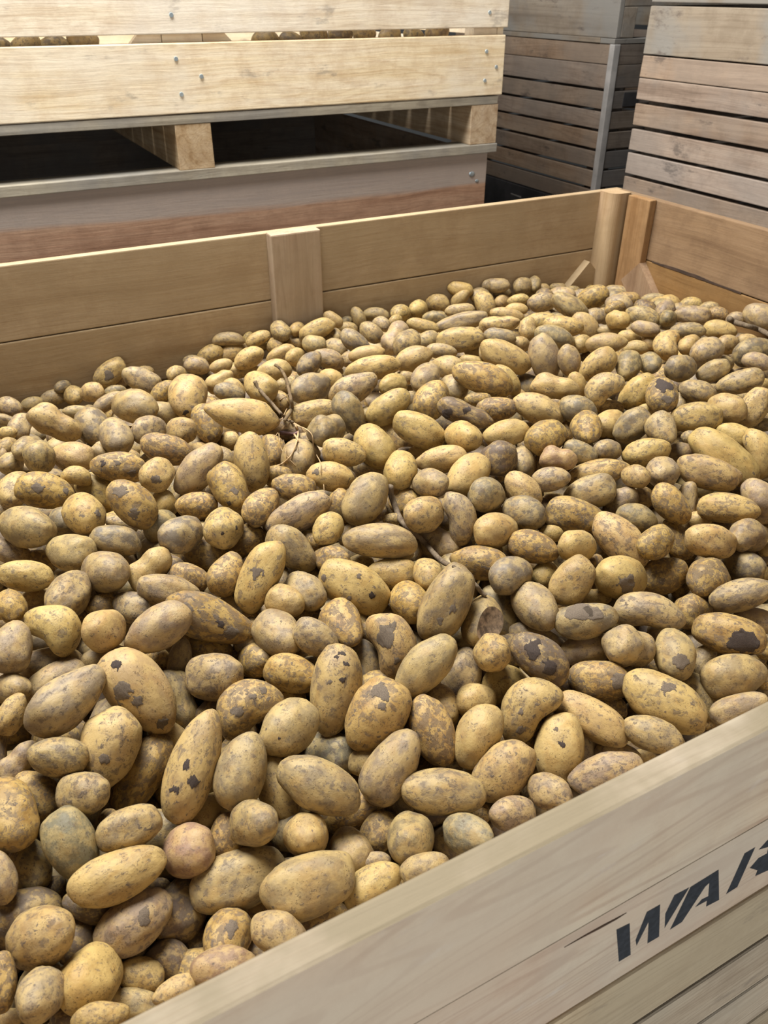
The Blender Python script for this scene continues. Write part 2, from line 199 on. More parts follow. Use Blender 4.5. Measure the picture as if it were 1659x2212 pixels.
('plain', 'B', 'small long tan potato, just below and left of the grey-green potato at the front board', 0.3035, 0.4672, 0.8901, 0.253, -0.954, 0.102, -0.128, 0.0301, 0.0189, 0.0168),
('plain', 'G', 'large oval dusty grey-brown potato, just above and left of the egg-shaped tan potato', 0.6572, 0.8048, 0.9657, 0.349, -0.916, -0.111, 0.165, 0.0471, 0.0306, 0.0291),
('plain', 'D', 'large very long dark-blotched yellow potato, second one above and right of the golden-brown speckled potato', 0.9646, 0.9599, 0.99, 0.424, -0.844, 0.179, -0.277, 0.0587, 0.0261, 0.0255),
('plain', 'B', 'half-covered medium long tan potato, just right of the very big potato by the front board', 0.8221, 0.5388, 0.8584, 0.4, -0.613, 0.678, -0.062, 0.0369, 0.025, 0.0229),
('plain', 'B', 'half-covered large oval tan potato lying level, just below and right of the long dried stem', 0.6115, 0.9567, 0.9439, 0.357, -0.778, 0.437, -0.276, 0.0455, 0.0311, 0.0292),
('plain', 'D', 'medium round dark-blotched yellow potato, just left of the big upright tan potato', 0.4856, 0.831, 0.9563, 0.156, -0.668, 0.694, -0.22, 0.0407, 0.0299, 0.0286),
('plain', 'D', 'half-covered small oval dark-blotched yellow potato, second one below and left of the big level potato', 0.2915, 0.5625, 0.8486, 0.215, -0.954, -0.197, -0.061, 0.0301, 0.0227, 0.0216),
('plain', 'D', 'medium long dark-blotched yellow potato lying level, just below and left of the golden-brown speckled potato', 0.7243, 0.8369, 0.9775, 0.443, -0.808, 0.364, -0.132, 0.0432, 0.0274, 0.0244),
('pear', 'G', 'half-covered large very long dusty grey-brown potato lying level, just above the scabby dark potato', 0.6583, 0.7243, 0.892, 0.397, -0.816, 0.405, -0.113, 0.047, 0.0226, 0.0202),
('lumpy', 'B', 'half-covered small long tan potato, just above the blotched potato at the left edge', -0.0898, 0.8053, 0.9364, 0.374, -0.878, -0.289, -0.078, 0.0309, 0.0196, 0.0175),
('kidney', 'B', 'large very long tan potato standing upright, just above and right of the long dried stem', 0.6495, 0.9439, 0.9968, 0.45, -0.531, 0.702, 0.15, 0.048, 0.0264, 0.0235),
('plain', 'B', 'large oval tan potato, just below and right of the lone potato at the back board', 0.2655, 1.6694, 0.9816, 0.431, -0.777, 0.381, -0.255, 0.0598, 0.0387, 0.0373),
('plain', 'K', 'half-covered small long dark earthy potato, just below and left of the long smooth yellow-tan potato', -0.0535, 0.6099, 0.8823, 0.273, -0.893, 0.333, 0.13, 0.029, 0.0161, 0.0153),
('plain', 'D', 'large very long dark-blotched yellow potato, second one below the upright pale egg-shaped potato', 0.2602, 1.3594, 1.025, 0.515, -0.817, 0.253, 0.057, 0.0509, 0.0286, 0.0259),
('pear', 'D', 'medium oval dark-blotched yellow potato, just left of the steep deep-yellow potato', 0.2477, 0.9865, 0.9899, 0.34, -0.865, -0.335, -0.154, 0.0375, 0.0272, 0.0245),
('plain', 'Y', 'medium long yellow potato lying level, just below the stem-scarred potato', 0.4923, 0.901, 0.9609, 0.428, -0.87, 0.218, -0.111, 0.0428, 0.0258, 0.0242),
('plain', 'Y', 'round clean golden potato sitting left of the middle', 0.2738, 1.0715, 1.0159, 0.158, -0.834, -0.464, 0.254, 0.0471, 0.032, 0.0307),
('plain', 'G', 'half-covered medium long dusty grey-brown potato, third one above the black-ended potato', 1.071, 0.6956, 0.912, 0.311, -0.687, 0.538, -0.377, 0.0436, 0.0285, 0.0262),
('plain', 'Y', 'large oval yellow potato, second one below and right of the tall tilted yellow potato', 0.6873, 0.8939, 0.9885, 0.452, -0.878, -0.016, 0.158, 0.0471, 0.0304, 0.0296),
('plain', 'Y', 'large long yellow potato, second one below the cracked upright potato', 0.9837, 1.1767, 1.0241, 0.524, -0.744, 0.4, -0.108, 0.056, 0.0313, 0.0289),
('plain', 'G', 'medium long dusty grey-brown potato lying level, just left of the round grey scuffed potato', 0.1124, 1.1253, 1.0111, 0.471, -0.852, 0.218, 0.071, 0.0411, 0.0248, 0.0239),
('plain', 'Y', 'large long yellow potato lying level, just below and right of the dark-crowned potato', 1.2556, 1.0066, 1.0175, 0.457, -0.796, 0.272, -0.29, 0.0506, 0.0322, 0.0289),
('plain', 'Y', 'large very long yellow potato, just above and right of the long dark-speckled potato', 1.0707, 1.4197, 1.0339, 0.554, -0.725, 0.402, -0.078, 0.0649, 0.034, 0.0323),
('pear', 'B', 'large long tan potato tilted up to the right, just above the grey pear-shaped potato', 0.68, 1.4209, 1.0345, 0.492, -0.841, 0.013, -0.226, 0.0566, 0.0328, 0.0294),
('kidney', 'Y', 'large long yellow potato standing upright, just right of the very long smooth potato', 1.2872, 0.8674, 0.9946, 0.528, -0.412, 0.741, 0.046, 0.0518, 0.0271, 0.0266),
('plain', 'Y', 'half-covered medium oval yellow potato, second one right of the dark-capped golden potato', 0.4492, 0.6727, 0.8975, 0.164, -0.653, 0.73, -0.118, 0.0348, 0.025, 0.0236),
('plain', 'B', 'medium oval tan potato tilted up to the left, just below the blunt tan potato', 0.3476, 0.9121, 0.9711, 0.261, -0.752, 0.588, -0.143, 0.0379, 0.0276, 0.0246),
('plain', 'Y', 'half-covered medium round yellow potato, just left of the heart-shaped potato', 0.4962, 0.6519, 0.9001, 0.419, -0.861, 0.059, 0.282, 0.0374, 0.0261, 0.0249),
('plain', 'Y', 'medium round yellow potato, just above the long dried stem', 0.5942, 0.9733, 1.0017, 0.413, -0.883, -0.119, 0.187, 0.0434, 0.0318, 0.0306),
('plain', 'D', 'large oval dark-blotched yellow potato, just above and right of the near-black round potato', 0.9151, 1.0608, 1.0306, 0.4, -0.909, -0.078, -0.091, 0.0452, 0.034, 0.0326),
('plain', 'Y', 'medium round yellow potato, just below the cut potato', 0.538, 0.6811, 0.9516, 0.024, -0.586, 0.613, -0.53, 0.0378, 0.0282, 0.0253),
('plain', 'D', 'half-covered large round dark-blotched yellow potato, just above and left of the black-ended potato', 0.9311, 0.6598, 0.8885, 0.523, -0.805, 0.091, 0.265, 0.0443, 0.0307, 0.0272),
('kidney', 'B', 'half-covered large round tan potato, just below and right of the forked dried root', 0.4832, 1.25, 1.0065, 0.267, -0.868, -0.377, 0.181, 0.0524, 0.0355, 0.0346),
('plain', 'G', 'medium oval dusty grey-brown potato lying level, just left of the golden-brown speckled potato', 0.7568, 0.9104, 0.9933, 0.371, -0.751, 0.453, -0.303, 0.0405, 0.0299, 0.0278),
('plain', 'B', 'large upright dusty potato with a dark crack on its right side, far back', 1.1446, 1.368, 1.0373, 0.544, -0.485, 0.671, 0.138, 0.0565, 0.0355, 0.0347),
('plain', 'D', 'medium long dark-blotched yellow potato, second one above and right of the large pale sloping potato', 1.0083, 0.8187, 0.9867, 0.493, -0.623, 0.604, -0.059, 0.0426, 0.027, 0.0263),
('plain', 'Y', 'large long yellow potato tilted up to the right, just right of the grey pear-shaped potato', 0.6882, 1.2771, 1.0509, 0.445, -0.844, -0.072, -0.291, 0.0504, 0.0299, 0.0269),
('plain', 'D', 'large oval dark-blotched yellow potato, just above and left of the rotten knobbly potato', 0.7876, 1.2787, 1.0456, 0.298, -0.888, -0.308, -0.166, 0.0476, 0.0352, 0.0325),
('plain', 'Y', 'large very long yellow potato, just above and left of the tall tilted yellow potato', 0.6999, 1.0953, 1.0199, 0.467, -0.85, 0.151, -0.193, 0.0499, 0.0258, 0.0243),
('plain', 'Y', 'large long yellow potato, second one below the dark-crowned potato', 1.0783, 0.9589, 1.0045, 0.424, -0.832, 0.191, -0.301, 0.0464, 0.0282, 0.0262),
('pear', 'G', 'dark grey pear-shaped potato standing on end', 0.6164, 1.3097, 1.0393, 0.495, -0.593, 0.607, 0.185, 0.0487, 0.0301, 0.028),
('plain', 'Y', 'medium long yellow potato, second one below and right of the forked dried root', 0.4895, 1.1241, 1.0267, 0.493, -0.831, 0.251, -0.058, 0.0434, 0.0267, 0.0249),
('plain', 'D', 'medium oval dark-blotched yellow potato, just above and right of the round golden potato', 0.3499, 1.1011, 1.0186, 0.34, -0.887, -0.311, -0.007, 0.0413, 0.0274, 0.0263),
('plain', 'G', 'large round dusty grey-brown potato, just below and right of the tall tilted yellow potato', 0.7177, 0.9673, 1.0091, 0.515, -0.806, -0.033, 0.291, 0.0471, 0.0317, 0.0284),
('plain', 'Y', 'medium oval yellow potato, just below and right of the steep deep-yellow potato', 0.3073, 0.8991, 0.975, 0.317, -0.811, 0.446, -0.207, 0.0342, 0.0259, 0.0241),
('plain', 'G', 'half-covered large oval dusty grey-brown potato, just right of the lumpy dusty potato at upper left', 0.1766, 1.704, 0.9354, 0.276, -0.711, 0.64, 0.097, 0.0496, 0.0366, 0.0343),
('kidney', 'B', 'medium oval tan potato, second one below the very long smooth potato', 1.098, 0.7175, 0.9543, 0.492, -0.856, 0.075, 0.139, 0.0439, 0.0296, 0.0266),
('lumpy', 'K', 'knobbly rotten potato with blackish-brown skin, waisted in the middle', 0.8161, 1.1955, 1.0428, 0.525, -0.758, 0.38, -0.071, 0.0598, 0.0238, 0.0214),
('plain', 'Y', 'medium long yellow potato, just below and right of the near-black round potato', 0.7911, 0.9601, 1.0007, 0.492, -0.649, 0.58, 0.02, 0.0418, 0.0272, 0.0254),
('plain', 'Y', 'half-covered large very long yellow potato, just above and right of the forked dried root', 0.5813, 1.4247, 0.9972, 0.505, -0.845, 0.072, -0.158, 0.0568, 0.0282, 0.0264),
('plain', 'D', 'half-covered medium round dark-blotched yellow potato, just below and right of the lumpy dark-nosed potato', 0.2431, 0.8592, 0.9181, 0.229, -0.736, 0.378, -0.514, 0.0385, 0.0266, 0.0237),
('plain', 'Y', 'large very long yellow potato lying level, just above and right of the grey pear-shaped potato', 0.7765, 1.5192, 1.0263, 0.524, -0.824, 0.126, -0.174, 0.0642, 0.0286, 0.0268),
('plain', 'B', 'large oval tan potato, second one right of the lumpy dusty potato at upper left', 0.1919, 1.4956, 1.0072, 0.241, -0.711, 0.659, 0.047, 0.0459, 0.0322, 0.03),
('plain', 'G', 'half-covered medium oval dusty grey-brown potato, second one left of the lumpy dark-nosed potato', 0.1034, 1.0019, 0.9674, 0.314, -0.837, 0.422, -0.15, 0.0345, 0.0243, 0.0222),
('plain', 'B', 'medium oval tan potato, just below and right of the very long smooth potato', 1.1894, 0.7778, 0.9737, 0.456, -0.577, 0.665, -0.128, 0.0384, 0.0281, 0.027),
('plain', 'Y', 'large long yellow potato, just below and right of the lumpy dusty potato at upper left', 0.1035, 1.4958, 0.983, 0.444, -0.82, 0.318, -0.173, 0.0452, 0.0301, 0.0283),
('plain', 'D', 'medium oval dark-blotched yellow potato, just right of the large pale sloping potato', 0.9136, 0.7527, 0.9776, 0.236, -0.957, -0.155, -0.068, 0.0383, 0.0267, 0.0253),
('plain', 'Y', 'large oval yellow potato, second one left of the tall tilted yellow potato', 0.6123, 1.0892, 1.0256, 0.13, -0.889, -0.439, -0.022, 0.0453, 0.0301, 0.0288),
('plain', 'D', 'medium long dark-blotched yellow potato, just below and right of the tall pale yellow potato', 0.418, 1.1205, 1.0252, 0.49, -0.828, 0.271, -0.02, 0.0401, 0.0256, 0.0235),
('plain', 'Y', 'half-covered medium round yellow potato, second one above the long pale potato at the left edge', -0.0105, 1.404, 0.9896, 0.279, -0.798, -0.514, 0.145, 0.0439, 0.0285, 0.027),
('plain', 'Y', 'half-covered small long yellow potato, just above and left of the long scarred yellow potato', 0.0911, 0.8028, 0.894, 0.349, -0.838, 0.402, 0.121, 0.0306, 0.0196, 0.0184),
('plain', 'G', 'large oval dusty grey-brown potato lying level, just above and left of the grey pear-shaped potato', 0.6111, 1.4946, 1.0208, 0.501, -0.851, -0.12, 0.104, 0.0522, 0.0344, 0.0303),
('plain', 'Y', 'medium round yellow potato, just below the golden-brown speckled potato', 0.7829, 0.7986, 0.9826, 0.492, -0.836, 0.019, 0.243, 0.0426, 0.0279, 0.0257),
('plain', 'Y', 'large long yellow potato, just above and right of the very long smooth potato', 1.4, 0.9873, 1.0145, 0.229, -0.821, -0.154, -0.5, 0.047, 0.0288, 0.0256),
('plain', 'Y', 'half-covered small long yellow potato, second one left of the pear-shaped tan potato', -0.0839, 0.8565, 0.9715, 0.379, -0.817, -0.41, -0.146, 0.0281, 0.0175, 0.0166),
('lumpy', 'Y', 'large very long yellow potato lying level, just below the cracked upright potato', 1.052, 1.2135, 1.0448, 0.516, -0.778, 0.31, -0.179, 0.0522, 0.0281, 0.0265),
('pear', 'G', 'half-covered medium round dusty grey-brown potato, just above and left of the round grey scuffed potato', 0.1963, 1.1723, 0.9851, 0.331, -0.847, -0.345, 0.231, 0.0388, 0.0286, 0.0268),
('plain', 'B', 'half-covered medium round tan potato, just left of the pear-shaped tan potato', -0.0784, 0.9041, 0.971, 0.221, -0.823, 0.395, -0.343, 0.0325, 0.0217, 0.0202),
('plain', 'Y', 'small long yellow potato, just below and left of the half-hidden pinkish potato', 0.0079, 0.4723, 0.8872, 0.248, -0.969, 0.012, -0.001, 0.0226, 0.0131, 0.0126),
('plain', 'Y', 'large long yellow potato lying level, just above the near-black round potato', 0.8611, 1.1169, 1.0257, 0.457, -0.843, 0.133, -0.25, 0.0463, 0.027, 0.0261),
('plain', 'Y', 'large long yellow potato tilted up to the right, just left of the dark-crowned potato', 1.228, 1.1489, 1.021, 0.345, -0.834, -0.061, -0.427, 0.0475, 0.031, 0.0302),
('plain', 'G', 'medium oval dusty grey-brown potato, just below and left of the dark-crowned potato', 1.1249, 1.0503, 1.0102, 0.332, -0.844, -0.065, -0.416, 0.042, 0.0309, 0.0276),
('plain', 'Y', 'large oval yellow potato, second one above the very long smooth potato', 1.3383, 1.0032, 1.0207, 0.385, -0.654, 0.517, -0.396, 0.0448, 0.0312, 0.0299),
('kidney', 'D', 'medium round dark-blotched yellow potato, second one above and left of the notched yellow potato', -0.0572, 1.0272, 1.0134, 0.214, -0.808, 0.464, -0.293, 0.0322, 0.0236, 0.0226),
('plain', 'K', 'small round nearly black potato caked in earth', 0.8011, 1.048, 1.0204, 0.527, -0.78, -0.077, 0.33, 0.0449, 0.0329, 0.0317),
('plain', 'D', 'half-covered large oval dark-blotched yellow potato, just below and right of the upright pale egg-shaped potato', 0.3757, 1.4873, 0.9936, 0.292, -0.64, 0.699, 0.129, 0.0468, 0.0312, 0.0294),
('plain', 'D', 'half-covered medium oval dark-blotched yellow potato, just below and right of the round golden potato', 0.3119, 1.0826, 0.9694, 0.387, -0.888, -0.225, -0.105, 0.0365, 0.0256, 0.0238),
('plain', 'G', 'medium oval dusty grey-brown potato, just above and right of the large pale sloping potato', 0.942, 0.8289, 0.9715, 0.445, -0.793, 0.368, -0.196, 0.0366, 0.0264, 0.0237),
('plain', 'D', 'dark-crowned potato with blackened top, standing upright', 1.2287, 1.0838, 1.0419, 0.243, -0.438, 0.863, -0.066, 0.0451, 0.0332, 0.0313),
('plain', 'Y', 'medium long yellow potato lying level, just below the grey pear-shaped potato', 0.5368, 1.1667, 1.041, 0.506, -0.814, 0.281, -0.05, 0.0412, 0.0262, 0.0241),
('plain', 'Y', 'medium round yellow potato, just above the round grey scuffed potato', 0.2158, 1.252, 1.0381, 0.314, -0.845, -0.406, 0.149, 0.0377, 0.0289, 0.0257),
('plain', 'D', 'half-covered medium long dark-blotched yellow potato, second one right of the large pale sloping potato', 1.0128, 0.7934, 0.9259, 0.48, -0.562, 0.674, -0.015, 0.0408, 0.0239, 0.0226),
('lumpy', 'G', 'medium round dusty grey-brown potato, just below and left of the grey pear-shaped potato', 0.5439, 1.2573, 1.045, 0.456, -0.848, -0.176, 0.206, 0.0439, 0.0317, 0.0293),
('plain', 'D', 'half-covered medium long dark-blotched yellow potato, just above and right of the round grey scuffed potato', 0.2597, 1.1791, 1.0011, 0.465, -0.852, 0.21, -0.114, 0.0373, 0.0254, 0.0242),
('plain', 'Y', 'large very long yellow potato lying level, just above and left of the long dark-speckled potato', 1.0536, 1.5851, 1.0227, 0.532, -0.802, 0.189, -0.197, 0.0605, 0.0318, 0.0283),
('kidney', 'Y', 'large long yellow potato, second one left of the dark-crowned potato', 1.1395, 1.1631, 1.0459, 0.396, -0.836, 0.008, -0.38, 0.0447, 0.0305, 0.0282),
('plain', 'B', 'large round tan potato, just below and left of the lumpy dusty potato at upper left', 0.0471, 1.4764, 1.0066, 0.363, -0.679, -0.38, 0.513, 0.0454, 0.0322, 0.0288),
('plain', 'B', 'medium round tan potato, just left of the very long smooth potato', 1.0584, 0.8941, 0.9994, 0.142, 0.911, 0.366, -0.124, 0.044, 0.0318, 0.029),
('plain', 'B', 'half-covered medium long tan potato lying level, just above and right of the black-ended potato', 0.9941, 0.5929, 0.8953, 0.373, -0.808, 0.379, -0.252, 0.0339, 0.0218, 0.0199),
('plain', 'B', 'large very long tan potato, second one below the big rounded potato at the right wall', 1.4537, 1.0763, 1.0267, 0.429, -0.805, 0.192, -0.361, 0.0518, 0.0263, 0.0247),
('plain', 'Y', 'large round yellow potato, just below the rotten knobbly potato', 0.765, 1.1241, 1.0377, 0.284, -0.642, 0.538, -0.467, 0.0454, 0.0309, 0.0296),
('plain', 'Y', 'large long yellow potato, second one right of the cracked upright potato', 1.203, 1.2552, 1.0485, 0.39, -0.828, -0.029, -0.401, 0.047, 0.0309, 0.0282),
('plain', 'B', 'half-covered large very long tan potato standing upright, just above and right of the grey-patched potato', 1.0859, 0.8471, 0.9419, 0.147, -0.811, -0.308, -0.475, 0.0491, 0.0203, 0.0184),
('pear', 'B', 'medium round tan potato, just below the dark-crowned potato', 1.1448, 0.9922, 1.0236, 0.295, -0.52, 0.783, -0.173, 0.0397, 0.0301, 0.028),
('plain', 'B', 'half-covered medium very long tan potato, just below and right of the long pale sloping potato', 0.6445, 0.5133, 0.8538, 0.316, -0.865, 0.346, -0.18, 0.0323, 0.0167, 0.0162),
('plain', 'G', 'medium oval dusty grey-brown potato lying level, just below and right of the cracked upright potato', 1.0418, 1.1222, 1.0328, 0.519, -0.744, 0.399, -0.136, 0.0406, 0.0292, 0.0285),
('plain', 'D', 'half-covered medium long dark-blotched yellow potato, second one right of the notched yellow potato', 0.0701, 1.0367, 0.9607, 0.439, -0.879, -0.072, 0.173, 0.032, 0.0214, 0.0199),
('plain', 'Y', 'half-covered large oval yellow potato, second one below and right of the grey pear-shaped potato', 0.6925, 1.2563, 0.993, 0.387, -0.701, 0.587, -0.121, 0.0443, 0.0288, 0.0271),
('plain', 'D', 'large round dark-blotched yellow potato, third one below and left of the dark-crowned potato', 1.0102, 1.0576, 1.028, 0.115, -0.487, 0.846, -0.183, 0.0472, 0.0307, 0.029),
('plain', 'G', 'half-covered medium round dusty grey-brown potato, just below the lumpy dusty potato at upper left', 0.0495, 1.2426, 0.9955, 0.32, -0.723, 0.388, -0.473, 0.0361, 0.0272, 0.026),
('plain', 'B', 'half-covered medium oval tan potato, just above the large pale sloping potato', 0.9664, 0.8945, 0.9606, 0.337, -0.87, 0.005, -0.36, 0.0358, 0.0261, 0.025),
('plain', 'B', 'medium oval tan potato, just left of the tall tilted yellow potato', 0.6344, 1.023, 1.0261, 0.317, -0.696, 0.44, -0.471, 0.0408, 0.0266, 0.0248),
('plain', 'G', 'large long dusty grey-brown potato, just below the big rounded potato at the right wall', 1.6295, 1.1907, 1.0261, 0.451, -0.88, 0.032, -0.146, 0.0499, 0.0323, 0.0312),
('plain', 'Y', 'medium oval yellow potato, just above and right of the blunt tan potato', 0.4282, 1.0026, 1.0074, 0.263, -0.896, -0.355, -0.039, 0.0334, 0.0247, 0.0228),
('plain', 'Y', 'half-covered small oval yellow potato, just below the dark-capped golden potato', 0.3145, 0.6475, 0.879, 0.259, -0.861, 0.303, -0.315, 0.0262, 0.0196, 0.0174),
('plain', 'D', 'half-covered medium long dark-blotched yellow potato lying level, just below the round grey scuffed potato', 0.1969, 1.018, 0.9805, 0.443, -0.835, 0.316, 0.076, 0.0316, 0.0208, 0.02),
('plain', 'B', 'medium oval tan potato, just below and left of the upright pale egg-shaped potato', 0.258, 1.5052, 0.9991, 0.468, -0.819, -0.225, 0.246, 0.0423, 0.03, 0.0266),
('plain', 'D', 'medium oval dark-blotched yellow potato, just above and left of the golden speckled oval', 0.4151, 0.9604, 0.9756, 0.275, -0.738, 0.449, -0.423, 0.0377, 0.0243, 0.0237),
('plain', 'Y', 'medium oval yellow potato, just above and left of the big upright tan potato', 0.5316, 0.8525, 0.9783, 0.126, -0.604, 0.775, -0.138, 0.0337, 0.0237, 0.0219),
('plain', 'B', 'half-covered medium very long tan potato, just below and left of the lumpy dark-nosed potato', 0.1396, 0.8899, 0.94, 0.315, -0.788, -0.463, -0.258, 0.0316, 0.0172, 0.0156),
('plain', 'B', 'big rounded dusty potato against the right wall at the back', 1.9314, 1.4167, 0.9895, 0.568, -0.639, 0.494, -0.163, 0.0507, 0.0366, 0.0332),
('plain', 'B', 'large oval tan potato, just below and right of the slanted brace on the right wall', 1.496, 1.2114, 1.0434, 0.395, -0.912, -0.085, -0.071, 0.0457, 0.0337, 0.0314),
('kidney', 'B', 'half-covered small oval tan potato standing upright, just below and left of the black-ended potato', 0.8722, 0.5817, 0.8682, 0.094, -0.861, -0.31, -0.392, 0.0303, 0.0201, 0.0192),
('plain', 'Y', 'large oval yellow potato, just above and right of the cone-ended potato', 0.5226, 1.5724, 1.013, 0.333, -0.714, 0.583, -0.2, 0.0463, 0.0326, 0.0298),
('pear', 'B', 'half-covered large very long tan potato lying level, just left of the forked dried root', 0.5092, 1.4062, 0.9823, 0.52, -0.817, 0.246, -0.029, 0.0515, 0.0222, 0.0204),
('plain', 'D', 'medium long dark-blotched yellow potato lying level, just right of the rotten knobbly potato', 0.911, 1.22, 1.0214, 0.491, -0.821, 0.203, -0.207, 0.0434, 0.0262, 0.0233),
('plain', 'B', 'half-covered medium long tan potato lying level, just above and left of the notched yellow potato', -0.0402, 1.198, 0.993, 0.453, -0.831, 0.275, 0.167, 0.0314, 0.0197, 0.0185),
('plain', 'B', 'large long tan potato, just right of the lone potato at the back board', 0.3324, 1.9133, 0.9335, 0.542, -0.775, 0.306, 0.112, 0.0501, 0.031, 0.0282),
('plain', 'D', 'half-covered medium round dark-blotched yellow potato, just above and left of the long dried stem', 0.6031, 1.0567, 0.9776, 0.249, -0.68, 0.546, -0.421, 0.0372, 0.0274, 0.0257),
('plain', 'Y', 'half-covered large oval yellow potato, second one below and left of the dark-crowned potato', 1.121, 1.1046, 0.9909, 0.434, -0.892, -0.083, 0.095, 0.045, 0.03, 0.0282),
('plain', 'B', 'large very long tan potato lying level, just above the long dark-speckled potato', 1.17, 1.7598, 0.9926, 0.523, -0.808, 0.126, -0.241, 0.0726, 0.0253, 0.0242),
('plain', 'Y', 'large long yellow potato, second one left of the long dark-speckled potato', 0.8901, 1.5283, 1.0252, 0.503, -0.828, 0.069, -0.24, 0.0466, 0.0295, 0.0265),
('plain', 'B', 'medium long tan potato lying level, just above and left of the golden-brown speckled potato', 0.8497, 0.9593, 1.0088, 0.435, -0.847, 0.182, -0.245, 0.0358, 0.0227, 0.0217),
('plain', 'G', 'large long dusty grey-brown potato lying level, just above and right of the cracked upright potato', 1.2534, 1.4692, 1.0327, 0.551, -0.742, 0.352, -0.149, 0.0516, 0.0284, 0.027),
('lumpy', 'R', 'medium long reddish-brown potato lying level, just right of the near-black round potato', 0.8987, 1.001, 1.0171, 0.474, -0.808, 0.295, -0.19, 0.0352, 0.0244, 0.0232),
('plain', 'B', 'large oval tan potato, second one above and left of the rotten knobbly potato', 0.8405, 1.3918, 1.0391, 0.258, -0.899, -0.353, -0.037, 0.0453, 0.0307, 0.0297),
('plain', 'B', 'medium long tan potato lying level, just right of the dark-crowned potato', 1.3339, 1.0803, 1.0285, 0.517, -0.721, 0.418, -0.198, 0.0414, 0.0248, 0.0229),
('lumpy', 'B', 'large oval tan potato, third one above and right of the grey pear-shaped potato', 0.9471, 1.7242, 0.9985, 0.291, -0.871, -0.362, -0.157, 0.0514, 0.0336, 0.0311),
('pear', 'B', 'large oval tan potato, second one above and left of the long dark-speckled potato', 0.9423, 1.6506, 1.01, 0.349, -0.888, -0.294, -0.046, 0.0476, 0.0345, 0.0313),
('plain', 'Y', 'large very long yellow potato, third one right of the cracked upright potato', 1.3245, 1.3636, 1.0411, 0.505, -0.787, 0.234, -0.264, 0.0496, 0.0254, 0.023),
('plain', 'Y', 'large very long yellow potato, second one above and right of the cracked upright potato', 1.3332, 1.5358, 1.0242, 0.54, -0.765, 0.288, -0.2, 0.0524, 0.0278, 0.0255),
('plain', 'Y', 'medium long yellow potato lying level, just above the very long smooth potato', 1.2883, 0.9363, 1.0017, 0.496, -0.718, 0.443, -0.204, 0.0349, 0.0245, 0.0236),
('plain', 'Y', 'lone yellow-brown potato leaning against the back board on the left', 0.2834, 2.0691, 0.9025, 0.525, -0.811, -0.174, -0.19, 0.049, 0.0305, 0.0287),
('plain', 'G', 'medium round dusty grey-brown potato, just above and right of the dark-crowned potato', 1.3669, 1.1684, 1.0415, 0.571, -0.811, 0.026, 0.122, 0.0426, 0.0305, 0.029),
('plain', 'B', 'large very long tan potato, just below the slanted brace on the back board', 1.5085, 1.7219, 0.9952, 0.58, -0.68, 0.441, -0.084, 0.0574, 0.0301, 0.0286),
('plain', 'G', 'medium long dusty grey-brown potato lying level, just above the golden-brown speckled potato', 0.9572, 1.01, 1.0106, 0.49, -0.773, 0.37, -0.158, 0.0352, 0.0226, 0.0204),
('plain', 'Y', 'medium round yellow potato, just below the upright pale egg-shaped potato', 0.308, 1.4409, 1.0159, 0.345, -0.722, 0.452, -0.394, 0.0381, 0.0276, 0.025),
('kidney', 'Y', 'medium oval yellow potato, second one above the dark-crowned potato', 1.4561, 1.3023, 1.0363, 0.092, -0.892, -0.349, -0.27, 0.0416, 0.031, 0.028),
('plain', 'Y', 'medium long yellow potato, second one above and right of the cone-ended potato', 0.597, 1.6821, 0.9936, 0.532, -0.832, 0.057, -0.149, 0.0432, 0.0273, 0.0251),
('plain', 'G', 'medium oval dusty grey-brown potato, just above and left of the dark-crowned potato', 1.2657, 1.2253, 1.0465, 0.093, -0.922, -0.35, -0.134, 0.0428, 0.0284, 0.0272),
('plain', 'D', 'large long dark-blotched yellow potato lying level, just below and left of the back corner post', 1.7061, 1.8518, 0.9512, 0.49, -0.797, 0.123, -0.329, 0.0538, 0.0353, 0.0313),
('plain', 'B', 'medium oval tan potato standing upright, just right of the cracked upright potato', 1.1717, 1.3147, 1.044, 0.546, -0.479, 0.675, 0.125, 0.0382, 0.0262, 0.0251),
('plain', 'Y', 'medium oval yellow potato lying level, just left of the long dark-speckled potato', 0.9182, 1.429, 1.0354, 0.463, -0.736, 0.401, -0.289, 0.0388, 0.0272, 0.0254),
('plain', 'B', 'medium oval tan potato, just below and left of the lone potato at the back board', 0.028, 1.5615, 0.987, 0.41, -0.794, -0.349, 0.282, 0.0358, 0.0242, 0.0235),
('plain', 'B', 'large long tan potato, just below and left of the slanted brace on the right wall', 1.5975, 1.5289, 1.0104, 0.561, -0.703, 0.405, -0.164, 0.0469, 0.0286, 0.0256),
('lumpy', 'Y', 'large very long yellow potato lying level, just above and left of the cracked upright potato', 1.2232, 1.6583, 1.0085, 0.532, -0.793, 0.201, -0.217, 0.0552, 0.0238, 0.0229),
('plain', 'B', 'medium long tan potato, second one above and right of the dark-crowned potato', 1.437, 1.1376, 1.0336, 0.406, -0.819, 0.11, -0.392, 0.0375, 0.0238, 0.0224),
('plain', 'Y', 'large very long yellow potato tilted up to the right, just below the flat centre post', 0.8344, 1.9729, 0.959, 0.532, -0.82, 0.022, -0.208, 0.0536, 0.0265, 0.0241),
('plain', 'B', 'large very long tan potato lying level, just above the dark-crowned potato', 1.7639, 1.5066, 0.9939, 0.529, -0.741, 0.326, -0.255, 0.0494, 0.0268, 0.0247),
('plain', 'Y', 'medium oval yellow potato, second one above and right of the grey pear-shaped potato', 0.7637, 1.3986, 1.0346, 0.521, -0.829, -0.092, 0.181, 0.039, 0.0265, 0.0255),
('plain', 'Y', 'small oval yellow potato, second one above the large pale sloping potato', 0.994, 0.8967, 1.0078, 0.292, -0.646, 0.504, -0.494, 0.0303, 0.0217, 0.0206),
